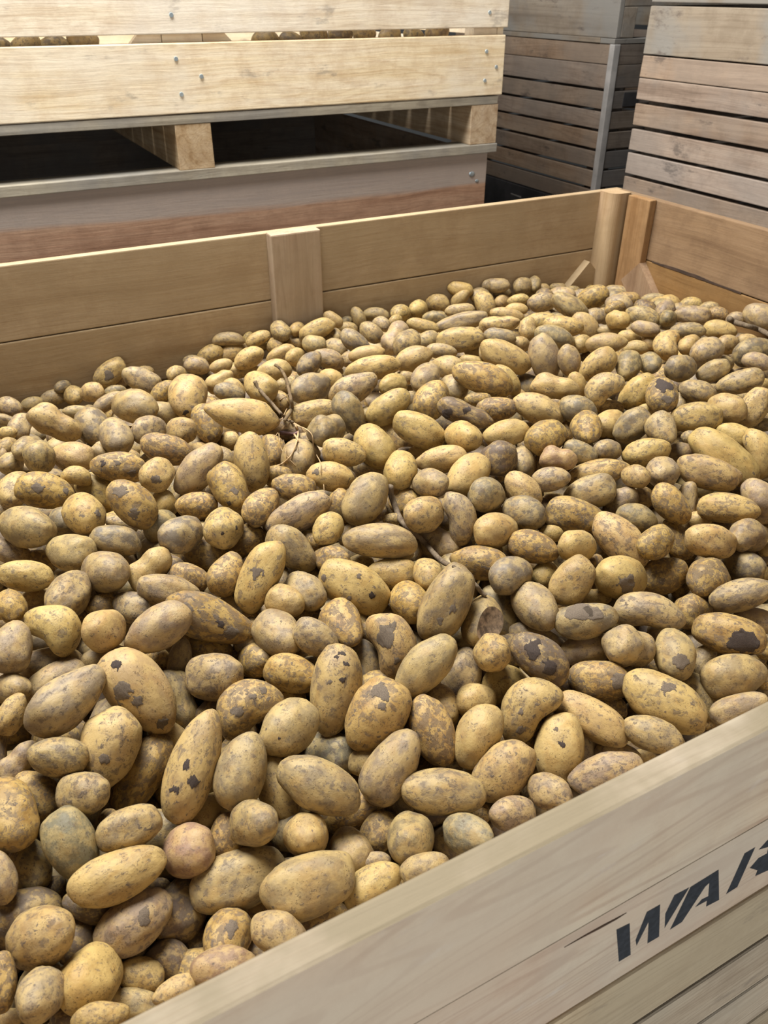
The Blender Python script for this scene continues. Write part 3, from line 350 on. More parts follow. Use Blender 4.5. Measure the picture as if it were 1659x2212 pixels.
('plain', 'Y', 'medium long yellow potato, just left of the big rounded potato at the right wall', 1.6834, 1.3416, 1.0202, 0.525, -0.732, 0.354, -0.252, 0.0426, 0.0247, 0.0231),
('plain', 'B', 'medium long tan potato, second one above the grey pear-shaped potato', 0.7326, 1.6701, 1.0027, 0.556, -0.78, 0.284, -0.036, 0.0412, 0.0242, 0.0223),
('plain', 'G', 'medium long dusty grey-brown potato, third one above the grey pear-shaped potato', 0.8499, 1.763, 0.992, 0.563, -0.711, 0.418, 0.047, 0.0436, 0.0257, 0.0227),
('plain', 'Y', 'medium long yellow potato tilted up to the right, just above the cone-ended potato', 0.5912, 1.8425, 0.9689, 0.519, -0.827, -0.058, -0.207, 0.0413, 0.0261, 0.0254),
('plain', 'B', 'medium oval tan potato, third one above and right of the golden-brown speckled potato', 1.0186, 0.9988, 1.0052, 0.533, -0.835, 0.054, 0.125, 0.0342, 0.0223, 0.021),
('plain', 'G', 'medium oval dusty grey-brown potato, second one above and left of the grey pear-shaped potato', 0.676, 1.6503, 1.0078, 0.456, -0.813, -0.178, -0.316, 0.0366, 0.0251, 0.023),
('lumpy', 'Y', 'medium long yellow potato, just above and right of the upright pale egg-shaped potato', 0.4722, 1.7029, 0.9833, 0.515, -0.833, -0.068, -0.189, 0.0361, 0.0241, 0.0223),
('plain', 'D', 'medium long dark-blotched yellow potato, just left of the upright pale egg-shaped potato', 0.3476, 1.7375, 0.9701, 0.514, -0.828, -0.123, -0.185, 0.0356, 0.0237, 0.0223),
]
# smaller and half-buried potatoes of the heap
REST = [
('G', 0.1617, 2.0807, 0.8855, 0.524, -0.826, -0.174, 0.113, 0.0235, 0.0156, 0.0148),
('Y', 0.1816, 2.0624, 0.8645, 0.27, -0.742, 0.557, -0.258, 0.0365, 0.0256, 0.0241),
('Y', 0.2135, 1.9249, 0.9224, 0.491, -0.791, 0.272, -0.242, 0.0337, 0.0246, 0.0216),
('B', 0.1331, 2.0792, 0.8614, 0.551, -0.834, 0.022, -0.021, 0.0327, 0.0205, 0.0188),
('B', 0.081, 2.0694, 0.857, 0.548, -0.835, -0.022, -0.036, 0.0301, 0.0201, 0.019),
('B', 0.0255, 2.0101, 0.8881, 0.426, -0.807, 0.397, -0.101, 0.0338, 0.0241, 0.0233),
('Y', 0.3766, 2.0844, 0.8848, 0.557, -0.821, 0.123, -0.017, 0.0232, 0.0143, 0.0131),
('B', 0.308, 2.0776, 0.8697, 0.356, -0.823, -0.443, -0.008, 0.0244, 0.0158, 0.0154),
('Y', 0.4165, 1.8923, 0.9435, 0.528, -0.793, -0.163, 0.256, 0.0293, 0.02, 0.0188),
('G', 0.2727, 1.9601, 0.8955, 0.547, -0.835, 0.041, -0.049, 0.0282, 0.0178, 0.0161),
('B', 0.2375, 1.868, 0.9138, 0.527, -0.832, -0.107, -0.137, 0.0423, 0.0187, 0.0182),
('Y', 0.5182, 1.8451, 0.96, 0.536, -0.831, 0.003, -0.148, 0.0304, 0.0179, 0.0171),
('Y', 0.5531, 2.0733, 0.9002, 0.529, -0.824, -0.071, -0.191, 0.042, 0.0263, 0.0243),
('B', 0.6115, 2.0751, 0.9367, 0.566, -0.809, 0.145, -0.062, 0.0446, 0.02, 0.019),
('Y', 0.6703, 2.0839, 0.9233, 0.458, -0.78, -0.261, -0.337, 0.0226, 0.0147, 0.0136),
('Y', 0.6147, 2.0714, 0.894, 0.54, -0.827, 0.007, -0.156, 0.0449, 0.0268, 0.026),
('B', 0.5017, 2.0204, 0.9, 0.558, -0.803, 0.21, 0.007, 0.0351, 0.0239, 0.0232),
('B', 0.5049, 2.0773, 0.8943, 0.559, -0.817, 0.136, -0.041, 0.0264, 0.0145, 0.013),
('G', 0.4597, 1.5928, 1.0032, 0.541, -0.786, 0.295, 0.043, 0.0352, 0.0216, 0.0207),
('B', 0.0343, 1.8522, 0.9019, 0.379, -0.803, -0.46, -0.005, 0.0403, 0.0265, 0.024),
('Y', 0.0035, 1.8134, 0.9112, 0.515, -0.812, 0.158, -0.223, 0.0241, 0.0159, 0.0141),
('B', 0.0098, 1.9564, 0.8773, 0.521, -0.802, 0.248, 0.158, 0.0292, 0.0151, 0.0135),
('Y', -0.0019, 1.7018, 0.9342, 0.44, -0.81, -0.321, 0.219, 0.027, 0.0183, 0.0178),
('B', 0.1639, 1.8426, 0.9145, 0.542, -0.833, 0.108, 0.022, 0.0355, 0.0168, 0.0148),
('B', 0.3222, 1.6837, 0.9435, 0.535, -0.818, 0.208, 0.032, 0.0428, 0.0283, 0.0261),
('Y', 0.4109, 1.4633, 0.9579, 0.418, -0.76, 0.342, -0.361, 0.0261, 0.0195, 0.0173),
('B', 0.1571, 1.5043, 0.9731, 0.408, -0.761, 0.345, -0.368, 0.0243, 0.0179, 0.0169),
('Y', 0.0928, 1.3387, 1.0249, 0.505, -0.836, 0.197, 0.082, 0.0263, 0.018, 0.0169),
('B', -0.004, 1.5735, 0.9558, 0.363, -0.755, -0.394, 0.378, 0.0344, 0.0241, 0.0225),
('B', 0.0086, 1.6018, 0.9253, 0.521, -0.853, 0.02, 0.01, 0.0193, 0.0133, 0.0126),
('B', 0.3647, 1.3473, 0.9812, 0.475, -0.696, 0.507, 0.182, 0.0323, 0.0217, 0.0204),
('Y', 0.2163, 1.2359, 0.9872, 0.274, -0.647, 0.432, -0.565, 0.0386, 0.026, 0.0234),
('B', 0.1406, 1.207, 0.9817, 0.475, -0.838, 0.256, 0.087, 0.0367, 0.0143, 0.0132),
('B', 0.0864, 1.441, 0.9594, 0.46, -0.753, 0.417, 0.22, 0.0171, 0.0105, 0.0099),
('Y', 0.1365, 1.2363, 0.9818, 0.395, -0.803, 0.315, -0.316, 0.0146, 0.0097, 0.0091),
('B', -0.0382, 1.4103, 0.9539, 0.207, -0.759, -0.533, 0.313, 0.0257, 0.019, 0.0174),
('B', -0.016, 1.6276, 0.9481, 0.421, -0.671, -0.52, -0.319, 0.0183, 0.0083, 0.0079),
('Y', 0.687, 2.0432, 0.935, 0.534, -0.822, -0.019, -0.194, 0.0373, 0.0198, 0.0186),
('B', 0.7409, 2.0089, 0.9578, 0.331, -0.679, 0.64, -0.14, 0.0365, 0.0262, 0.0247),
('Y', 0.7951, 2.0198, 0.9503, 0.379, -0.844, -0.343, 0.162, 0.0297, 0.0201, 0.0196),
('Y', 0.907, 2.022, 0.9591, 0.573, -0.708, 0.408, 0.058, 0.0321, 0.0194, 0.0182),
('G', 0.9746, 2.0828, 0.9229, 0.51, -0.837, -0.068, -0.187, 0.0241, 0.0156, 0.0152),
('Y', 0.9557, 2.0329, 0.9209, 0.559, -0.799, 0.185, -0.121, 0.0313, 0.0204, 0.0181),
('B', 1.0004, 2.0459, 0.9413, 0.534, -0.544, 0.609, 0.217, 0.0355, 0.0201, 0.0191),
('B', 1.0677, 2.0663, 0.9368, 0.568, -0.783, 0.226, -0.112, 0.0416, 0.02, 0.0177),
('Y', 1.1189, 2.0052, 0.9498, 0.586, -0.759, -0.104, 0.265, 0.0388, 0.0262, 0.0257),
('Y', 1.1896, 2.0265, 0.943, 0.412, -0.836, -0.285, 0.223, 0.0424, 0.028, 0.0273),
('Y', 1.281, 2.0643, 0.9377, 0.534, -0.742, 0.346, -0.211, 0.039, 0.0279, 0.0268),
('Y', 1.362, 2.0648, 0.9661, 0.576, -0.755, 0.284, -0.131, 0.0417, 0.0245, 0.0237),
('Y', 1.3519, 2.047, 0.9466, 0.449, -0.804, -0.093, -0.378, 0.0355, 0.0212, 0.0194),
('B', 1.2502, 1.8918, 0.9707, 0.545, -0.792, 0.188, -0.2, 0.0447, 0.0203, 0.0193),
('B', 1.4415, 2.072, 0.9383, 0.558, -0.776, 0.227, -0.187, 0.0311, 0.022, 0.0198),
('Y', 1.354, 1.9145, 0.9662, 0.471, -0.534, 0.698, 0.079, 0.0413, 0.0295, 0.0284),
('B', 1.4719, 2.0717, 0.9615, 0.606, -0.79, 0.016, 0.094, 0.0249, 0.0192, 0.0169),
('B', 1.0047, 1.9114, 0.9672, 0.433, -0.695, 0.498, -0.286, 0.0289, 0.0205, 0.02),
('Y', 1.0567, 1.9248, 0.9643, 0.522, -0.849, -0.081, -0.008, 0.0225, 0.0154, 0.0142),
('B', 0.9297, 1.8268, 0.982, 0.48, -0.701, 0.519, -0.094, 0.0383, 0.025, 0.0233),
('G', 1.2043, 1.9504, 0.9365, 0.553, -0.788, 0.213, -0.164, 0.0396, 0.0231, 0.0225),
('Y', 1.0666, 1.7897, 0.9881, 0.566, -0.759, 0.309, -0.086, 0.0464, 0.0193, 0.0176),
('B', 0.971, 1.5385, 1.024, 0.546, -0.782, 0.272, -0.127, 0.0384, 0.0192, 0.0185),
('B', 1.0464, 1.7177, 0.9767, 0.581, -0.809, 0.05, 0.074, 0.0352, 0.0267, 0.0249),
('B', 0.8864, 1.9748, 0.9266, 0.375, -0.621, 0.449, -0.522, 0.041, 0.0272, 0.0261),
('B', 0.7605, 1.8183, 0.9806, 0.523, -0.774, 0.317, -0.16, 0.0332, 0.0249, 0.0243),
('Y', 0.776, 2.0078, 0.9129, 0.547, -0.82, 0.098, -0.14, 0.0351, 0.0221, 0.021),
('B', 0.8223, 1.8193, 0.9605, 0.459, -0.732, 0.454, -0.216, 0.0348, 0.0255, 0.0245),
('Y', 0.8197, 1.6364, 1.0112, 0.535, -0.817, 0.138, -0.164, 0.0455, 0.0202, 0.0195),
('Y', 0.6859, 2.0732, 0.9033, 0.539, -0.825, 0.015, -0.168, 0.0455, 0.0246, 0.0235),
('Y', 0.7262, 2.0107, 0.9191, 0.406, -0.663, 0.416, -0.471, 0.0355, 0.0234, 0.0207),
('Y', 0.6362, 2.0788, 0.8942, 0.559, -0.813, 0.15, -0.064, 0.0298, 0.0198, 0.0177),
('Y', 0.6968, 1.8926, 0.9403, 0.523, -0.828, -0.011, -0.201, 0.0426, 0.0231, 0.0212),
('Y', 0.7129, 1.8333, 0.9522, 0.481, -0.859, -0.175, -0.001, 0.0295, 0.0227, 0.02),
('B', 0.5806, 1.8607, 0.9291, 0.549, -0.819, 0.154, -0.064, 0.0453, 0.0204, 0.0189),
('G', 0.6783, 1.6699, 0.968, 0.516, -0.835, 0.033, -0.186, 0.0345, 0.0212, 0.0192),
('Y', 0.4813, 1.6268, 0.9904, 0.414, -0.657, 0.615, 0.139, 0.0312, 0.0221, 0.0199),
('B', 0.5978, 1.613, 0.9811, 0.483, -0.779, 0.292, -0.274, 0.0288, 0.0196, 0.0186),
('Y', 0.7008, 1.5822, 0.9915, 0.487, -0.739, 0.46, -0.068, 0.0315, 0.0228, 0.0209),
('B', 0.7459, 1.673, 0.9696, 0.548, -0.795, 0.253, -0.061, 0.0262, 0.0151, 0.0145),
('Y', 1.0291, 1.4957, 1.0008, 0.54, -0.777, 0.296, -0.131, 0.0309, 0.0169, 0.0149),
('B', 1.0995, 1.5698, 0.9849, 0.531, -0.795, 0.23, -0.182, 0.0358, 0.0221, 0.0195),
('B', 1.0681, 1.4867, 1.0243, 0.05, -0.866, -0.467, -0.169, 0.0289, 0.0214, 0.0199),
('B', 0.8998, 1.3706, 1.0093, 0.376, -0.65, 0.644, -0.146, 0.0359, 0.0274, 0.025),
('D', 0.4499, 1.2988, 1.0038, 0.26, -0.58, 0.758, 0.146, 0.0345, 0.0247, 0.0233),
('Y', 0.7087, 1.1809, 0.9934, 0.489, -0.833, 0.218, -0.143, 0.0263, 0.014, 0.0124),
('B', 0.5863, 1.1656, 0.9887, 0.497, -0.795, 0.347, -0.027, 0.0321, 0.0203, 0.0193),
('Y', 0.564, 1.5743, 0.9653, 0.334, -0.706, 0.522, -0.344, 0.0363, 0.0263, 0.0237),
('G', 0.5242, 1.5666, 0.9716, 0.535, -0.787, 0.307, 0.026, 0.0315, 0.02, 0.0185),
('D', 0.9003, 1.2734, 1.0232, 0.507, -0.811, 0.233, -0.177, 0.0301, 0.015, 0.0137),
('Y', 0.8399, 1.4826, 1.0039, 0.528, -0.811, 0.208, -0.143, 0.0246, 0.0162, 0.0154),
('B', 0.7989, 1.6946, 0.98, 0.383, -0.649, 0.43, -0.498, 0.0279, 0.0197, 0.018),
('B', 0.6954, 1.3874, 0.9875, 0.25, -0.534, 0.492, -0.641, 0.024, 0.0159, 0.0153),
('B', 0.8095, 1.3994, 0.9905, 0.145, -0.821, -0.483, -0.268, 0.0216, 0.0165, 0.0148),
('B', 1.4938, 2.0618, 0.9607, 0.56, -0.771, 0.231, -0.195, 0.0455, 0.0236, 0.0228),
('B', 1.5998, 2.0622, 0.9423, 0.488, -0.835, -0.187, 0.175, 0.0435, 0.0306, 0.0282),
('B', 1.6435, 2.0575, 0.9463, 0.071, -0.857, -0.444, -0.252, 0.0313, 0.0216, 0.0194),
('B', 1.6386, 2.0649, 0.9116, 0.551, -0.77, 0.243, -0.211, 0.0409, 0.0267, 0.0238),
('Y', 1.6902, 2.0704, 0.9208, 0.564, -0.776, 0.219, -0.177, 0.0241, 0.0168, 0.0159),
('B', 1.4204, 2.0436, 0.9445, 0.601, -0.794, 0.029, 0.081, 0.0336, 0.0233, 0.0227),
('B', 1.5315, 2.0752, 0.9246, 0.598, -0.798, 0.073, 0.022, 0.0328, 0.023, 0.0213),
('Y', 1.5076, 2.0395, 0.9147, 0.598, -0.779, -0.046, 0.183, 0.0332, 0.0228, 0.0208),
('Y', 1.4772, 1.9204, 0.9603, 0.531, -0.791, 0.172, -0.251, 0.0344, 0.0171, 0.0163),
('Y', 1.7488, 2.0668, 0.9163, 0.551, -0.764, 0.251, -0.223, 0.0283, 0.0155, 0.015),
('B', 1.7979, 2.0436, 0.9032, 0.597, -0.797, 0.092, -0.005, 0.0274, 0.0187, 0.0177),
('Y', 1.8857, 2.0712, 0.8919, 0.546, -0.76, 0.261, -0.236, 0.0246, 0.0139, 0.0127),
('B', 1.4987, 1.833, 0.9744, 0.539, -0.809, 0.135, -0.194, 0.0448, 0.0289, 0.0282),
('B', 1.7688, 2.0713, 0.884, 0.546, -0.767, 0.253, -0.224, 0.0348, 0.0206, 0.0186),
('B', 1.9346, 1.9805, 0.8978, 0.55, -0.745, 0.303, -0.225, 0.0471, 0.0236, 0.021),
('D', 1.8, 1.7987, 0.9467, 0.535, -0.759, 0.273, -0.252, 0.0429, 0.0242, 0.0233),
('B', 1.9405, 1.8208, 0.9217, 0.531, -0.755, 0.281, -0.263, 0.041, 0.0179, 0.0163),
('B', 1.9241, 2.002, 0.8648, 0.599, -0.783, -0.031, 0.163, 0.0497, 0.0381, 0.034),
('D', 1.606, 1.6408, 0.9964, 0.515, -0.835, 0.08, -0.177, 0.0306, 0.0225, 0.0214),
('Y', 1.371, 1.7866, 0.9882, 0.546, -0.776, 0.239, -0.203, 0.0335, 0.0181, 0.0159),
('Y', 1.3111, 1.7476, 0.9949, 0.56, -0.756, 0.302, -0.151, 0.0489, 0.0186, 0.0166),
('Y', 1.2526, 1.5749, 1.0193, 0.193, -0.799, -0.392, -0.414, 0.0333, 0.0244, 0.0233),
('Y', 1.3889, 1.6895, 0.9795, 0.537, -0.777, 0.248, -0.214, 0.0516, 0.0256, 0.0237),
('Y', 1.4616, 1.5922, 0.9882, 0.577, -0.621, 0.53, -0.021, 0.0446, 0.0281, 0.0268),
('B', 1.575, 1.6825, 0.9616, 0.593, -0.798, 0.017, 0.108, 0.0419, 0.0294, 0.0274),
('Y', 1.4908, 1.5085, 1.0243, 0.404, -0.632, 0.499, -0.434, 0.0363, 0.0252, 0.0243),
('Y', 1.9242, 1.7652, 0.9129, 0.484, -0.788, 0.178, -0.336, 0.0568, 0.0361, 0.0351),
('G', 1.6384, 1.4764, 1.0136, 0.581, -0.752, -0.119, 0.287, 0.0341, 0.024, 0.0221),
('Y', 1.9425, 1.6736, 0.9474, 0.523, -0.751, 0.292, -0.278, 0.0358, 0.0227, 0.021),
('B', 1.947, 1.6073, 0.9553, 0.518, -0.75, 0.297, -0.285, 0.0321, 0.0195, 0.0174),
('D', 1.899, 1.5345, 0.9677, 0.538, -0.721, 0.365, -0.241, 0.0325, 0.0212, 0.0203),
('B', 1.9114, 1.4797, 0.9703, 0.509, -0.749, 0.304, -0.296, 0.0276, 0.0186, 0.017),
('B', 1.4838, 1.4022, 1.0364, 0.542, -0.732, 0.359, -0.203, 0.0374, 0.0195, 0.0184),
('B', 1.5877, 1.3606, 1.0284, 0.51, -0.76, 0.291, -0.276, 0.0448, 0.0209, 0.0195),
('Y', 1.5031, 1.3955, 1.0014, 0.398, -0.904, -0.146, 0.043, 0.0306, 0.0236, 0.0207),
('Y', 1.4971, 1.2663, 1.0377, 0.389, -0.911, -0.135, 0.036, 0.0333, 0.0253, 0.0234),
('Y', 1.6582, 1.2883, 1.0032, 0.581, -0.807, 0.031, 0.102, 0.035, 0.0249, 0.0242),
('Y', 1.7413, 1.3004, 0.9914, 0.542, -0.797, 0.214, -0.16, 0.0308, 0.0212, 0.0191),
('B', 1.5869, 1.143, 1.0261, 0.521, -0.71, 0.411, -0.234, 0.0343, 0.0206, 0.0186),
('G', 1.1475, 1.5512, 1.0236, 0.55, -0.765, 0.302, -0.147, 0.042, 0.0224, 0.0204),
('Y', 1.2055, 1.5422, 0.997, 0.582, -0.801, 0.003, 0.14, 0.032, 0.0209, 0.0193),
('Y', 1.3256, 1.4476, 1.0105, 0.579, -0.781, -0.06, 0.226, 0.0346, 0.0232, 0.0215),
('Y', 1.4753, 1.4394, 1.0037, 0.545, -0.728, 0.374, -0.182, 0.0327, 0.0187, 0.0172),
('Y', 1.4122, 1.354, 1.0178, 0.51, -0.773, 0.277, -0.254, 0.0296, 0.0182, 0.017),
('B', 1.4949, 1.5281, 0.9907, 0.522, -0.771, 0.27, -0.244, 0.0379, 0.0153, 0.0146),
('G', 1.3237, 1.22, 1.0447, 0.251, -0.524, 0.747, -0.322, 0.0348, 0.0245, 0.0225),
('B', 1.546, 1.1981, 1.0067, 0.573, -0.811, 0.029, 0.115, 0.0299, 0.0197, 0.0176),
('Y', 1.0191, 1.3371, 1.0201, 0.547, -0.629, 0.551, 0.038, 0.0415, 0.0221, 0.0215),
('Y', 1.135, 1.2355, 1.0244, 0.541, -0.509, 0.663, 0.094, 0.03, 0.0187, 0.0175),
('D', 1.153, 1.1519, 0.9993, 0.494, -0.784, 0.306, -0.217, 0.0328, 0.0179, 0.0168),
('Y', 1.215, 1.1023, 1.0024, 0.512, -0.821, 0.212, -0.142, 0.0218, 0.0142, 0.0132),
('B', 1.3135, 1.1044, 0.997, 0.01, -0.881, -0.391, -0.266, 0.0254, 0.0173, 0.0165),
('B', 0.8641, 1.061, 0.9882, 0.048, -0.868, -0.452, -0.198, 0.0369, 0.026, 0.0238),
('B', 1.1777, 0.9613, 0.9787, 0.499, -0.839, 0.193, -0.1, 0.0288, 0.0201, 0.0191),
('B', 1.2218, 0.9813, 0.9915, 0.474, -0.811, 0.262, -0.22, 0.02, 0.0149, 0.0135),
('D', 0.8942, 1.0531, 0.9801, 0.185, -0.759, -0.408, -0.472, 0.0184, 0.012, 0.0112),
('B', 1.4269, 0.9701, 0.9772, 0.45, -0.78, 0.311, -0.305, 0.0243, 0.0143, 0.013),
('Y', 1.5506, 1.0873, 0.9979, 0.555, -0.825, 0.108, 0.01, 0.0201, 0.0142, 0.0127),
('D', 1.0277, 1.1289, 0.9871, 0.098, -0.834, -0.424, -0.34, 0.0234, 0.0178, 0.0165),
('D', 0.0083, 1.1828, 0.9628, 0.433, -0.805, 0.358, 0.189, 0.035, 0.0177, 0.0167),
('Y', -0.0213, 1.0858, 0.9722, 0.456, -0.888, 0.045, 0.032, 0.0261, 0.0171, 0.0167),
('D', 0.2205, 0.896, 0.9055, 0.082, -0.813, -0.576, -0.031, 0.0183, 0.0139, 0.0129),
('D', 0.0335, 1.0277, 0.9479, 0.324, -0.818, 0.324, -0.347, 0.0189, 0.014, 0.0127),
('D', 0.1127, 0.9124, 0.933, 0.283, -0.804, 0.339, -0.397, 0.0251, 0.0166, 0.0161),
('D', 0.2633, 0.9377, 0.937, 0.276, -0.756, 0.369, -0.464, 0.0176, 0.0129, 0.0123),
('D', 0.4219, 1.2083, 1, 0.497, -0.831, 0.251, -0.021, 0.0287, 0.0214, 0.0189),
('Y', 0.3733, 1.1036, 0.9807, 0.251, -0.882, -0.396, 0.041, 0.0307, 0.02, 0.0187),
('D', 0.483, 1.0702, 0.9974, 0.42, -0.527, 0.701, 0.231, 0.0318, 0.0218, 0.0194),
('Y', 0.5465, 0.9992, 0.9919, 0.457, -0.855, 0.214, -0.119, 0.0169, 0.0107, 0.0103),
('D', 0.4826, 1.0467, 0.9543, 0.085, -0.839, -0.526, -0.114, 0.0273, 0.0196, 0.0183),
('D', 0.4086, 1.0315, 0.9682, 0.316, -0.737, 0.38, -0.461, 0.0303, 0.0221, 0.0216),
('Y', 0.4656, 0.9575, 0.9579, 0.438, -0.869, 0.209, -0.097, 0.0217, 0.0124, 0.0117),
('Y', 0.5319, 0.9336, 0.9652, 0.482, -0.861, 0.08, 0.141, 0.0196, 0.0134, 0.0127),
('B', 0.3339, 0.9774, 0.9544, 0.045, -0.828, -0.559, -0.007, 0.0214, 0.0149, 0.0141),
('B', 0.6226, 0.8666, 0.9147, 0.202, -0.802, -0.406, -0.389, 0.0366, 0.0149, 0.0136),
('D', 0.3487, 0.8978, 0.935, 0.416, -0.885, 0.2, -0.062, 0.0203, 0.0121, 0.0118),
('B', 0.4956, 0.7385, 0.8796, 0.257, -0.892, -0.234, -0.291, 0.0297, 0.0188, 0.0172),
('D', 0.2294, 0.9168, 0.8958, 0.129, -0.808, -0.566, -0.098, 0.0244, 0.017, 0.0161),
('D', 0.4138, 0.8278, 0.9278, 0.193, -0.659, 0.411, -0.6, 0.0243, 0.017, 0.0161),
('D', 1.0195, 0.8921, 0.9564, 0.514, -0.812, -0.022, 0.275, 0.0285, 0.0217, 0.0201),
('Y', 1.3146, 0.87, 0.9497, 0.508, -0.85, 0.142, -0.009, 0.0253, 0.0189, 0.0168),
('Y', 0.7841, 0.8657, 0.9672, 0.426, -0.844, 0.258, -0.2, 0.0213, 0.0152, 0.0141),
('D', 0.8602, 0.957, 0.9588, 0.443, -0.834, 0.258, -0.204, 0.0219, 0.0154, 0.0143),
('Y', 1.1364, 0.7049, 0.9228, 0.09, 0.927, 0.35, 0.1, 0.0206, 0.0135, 0.0123),
('Y', 1.0874, 0.811, 0.9339, 0.489, -0.862, 0.123, 0.047, 0.0248, 0.0175, 0.0159),
('B', 1.1973, 0.7639, 0.9318, 0.462, -0.857, 0.203, -0.099, 0.0186, 0.0137, 0.0129),
('D', 0.9688, 0.7302, 0.8881, 0.093, -0.803, -0.38, -0.449, 0.0305, 0.018, 0.0169),
('Y', 0.7362, 0.8119, 0.931, 0.479, -0.83, 0.006, 0.287, 0.0321, 0.0246, 0.022),
('D', 0.8189, 0.7874, 0.9228, 0.168, -0.826, -0.335, -0.421, 0.0336, 0.0216, 0.0211),
('Y', 0.7787, 0.743, 0.9163, 0.385, -0.857, 0.268, -0.213, 0.0318, 0.0155, 0.0146),
('B', 0.8366, 0.6497, 0.8883, 0.092, -0.815, -0.389, -0.42, 0.0209, 0.014, 0.0124),
('D', 0.7843, 0.6109, 0.873, 0.34, -0.868, 0.277, -0.232, 0.0227, 0.0141, 0.0129),
('D', 0.9891, 0.5595, 0.861, 0.237, 0.895, 0.308, -0.218, 0.0221, 0.0167, 0.0157),
('Y', 1.1124, 0.6753, 0.8941, 0.061, -0.805, -0.356, -0.471, 0.0154, 0.0077, 0.0069),
('K', 1.1459, 0.7189, 0.8902, 0.177, 0.921, 0.327, -0.113, 0.0319, 0.0224, 0.0207),
('D', -0.0072, 0.7001, 0.8995, 0.181, -0.814, 0.33, -0.442, 0.0179, 0.0124, 0.011),
('K', -0.11, 0.8317, 0.9284, 0.33, -0.714, -0.583, -0.204, 0.0345, 0.0082, 0.0074),
('D', 0.3843, 0.6742, 0.8895, 0.177, -0.802, -0.477, -0.312, 0.0202, 0.0131, 0.012),
('B', 0.2662, 0.5181, 0.8663, 0.28, -0.93, 0.229, -0.066, 0.0178, 0.0104, 0.0092),
('B', 0.3375, 0.5923, 0.8442, 0.154, -0.765, 0.589, -0.208, 0.0238, 0.0183, 0.0162),
('D', 0.4223, 0.523, 0.851, 0.043, 0.881, 0.471, -0.008, 0.0157, 0.0116, 0.0107),
('K', 0.4239, 0.6072, 0.8573, 0.318, -0.91, 0.239, -0.117, 0.0211, 0.0128, 0.0122),
('Y', 0.6778, 0.4982, 0.8473, 0.294, -0.89, 0.273, -0.219, 0.0142, 0.0091, 0.0085),
('D', 0.6898, 0.5821, 0.8615, 0.399, -0.873, 0.279, -0.022, 0.0247, 0.0172, 0.0165),
('K', 0.6423, 0.6429, 0.873, 0.43, -0.83, 0.016, 0.353, 0.0281, 0.0188, 0.0172),
('D', 0.5941, 0.6077, 0.8754, 0.025, -0.879, -0.442, -0.178, 0.0247, 0.0186, 0.0179),
('D', 0.5198, 0.6132, 0.8511, 0.324, -0.9, 0.249, -0.15, 0.0288, 0.0183, 0.0167),
('D', 0.5447, 0.5828, 0.861, 0.397, -0.88, 0.089, 0.247, 0.0226, 0.0149, 0.0132),
('D', 0.8214, 0.5074, 0.8296, 0.388, -0.904, 0.145, 0.107, 0.0142, 0.0102, 0.0095),
('D', 0.9213, 0.5044, 0.8695, 0.233, 0.899, 0.321, -0.185, 0.0183, 0.0122, 0.0115),
('K', 0.7505, 0.6157, 0.8777, 0.341, -0.871, 0.274, -0.223, 0.02, 0.0106, 0.0095),
('Y', -0.1507, 0.5424, 0.8538, 0.169, -0.93, 0.263, -0.192, 0.0149, 0.0101, 0.0098),
('K', -0.0256, 0.5641, 0.8363, 0.265, -0.941, 0.199, 0.069, 0.0197, 0.0114, 0.0111),
('K', 0.0244, 0.6228, 0.8439, 0.293, -0.935, 0.196, 0.05, 0.016, 0.0101, 0.0091),
('K', 0.0457, 0.5577, 0.8089, 0.027, -0.799, -0.597, 0.067, 0.0204, 0.0152, 0.0137),
('K', -0.1024, 0.5185, 0.8488, 0.113, -0.873, 0.291, -0.374, 0.0176, 0.0117, 0.0113),
('K', -0.0857, 0.6643, 0.8638, 0.152, -0.832, 0.317, -0.429, 0.0196, 0.0141, 0.0131),
]
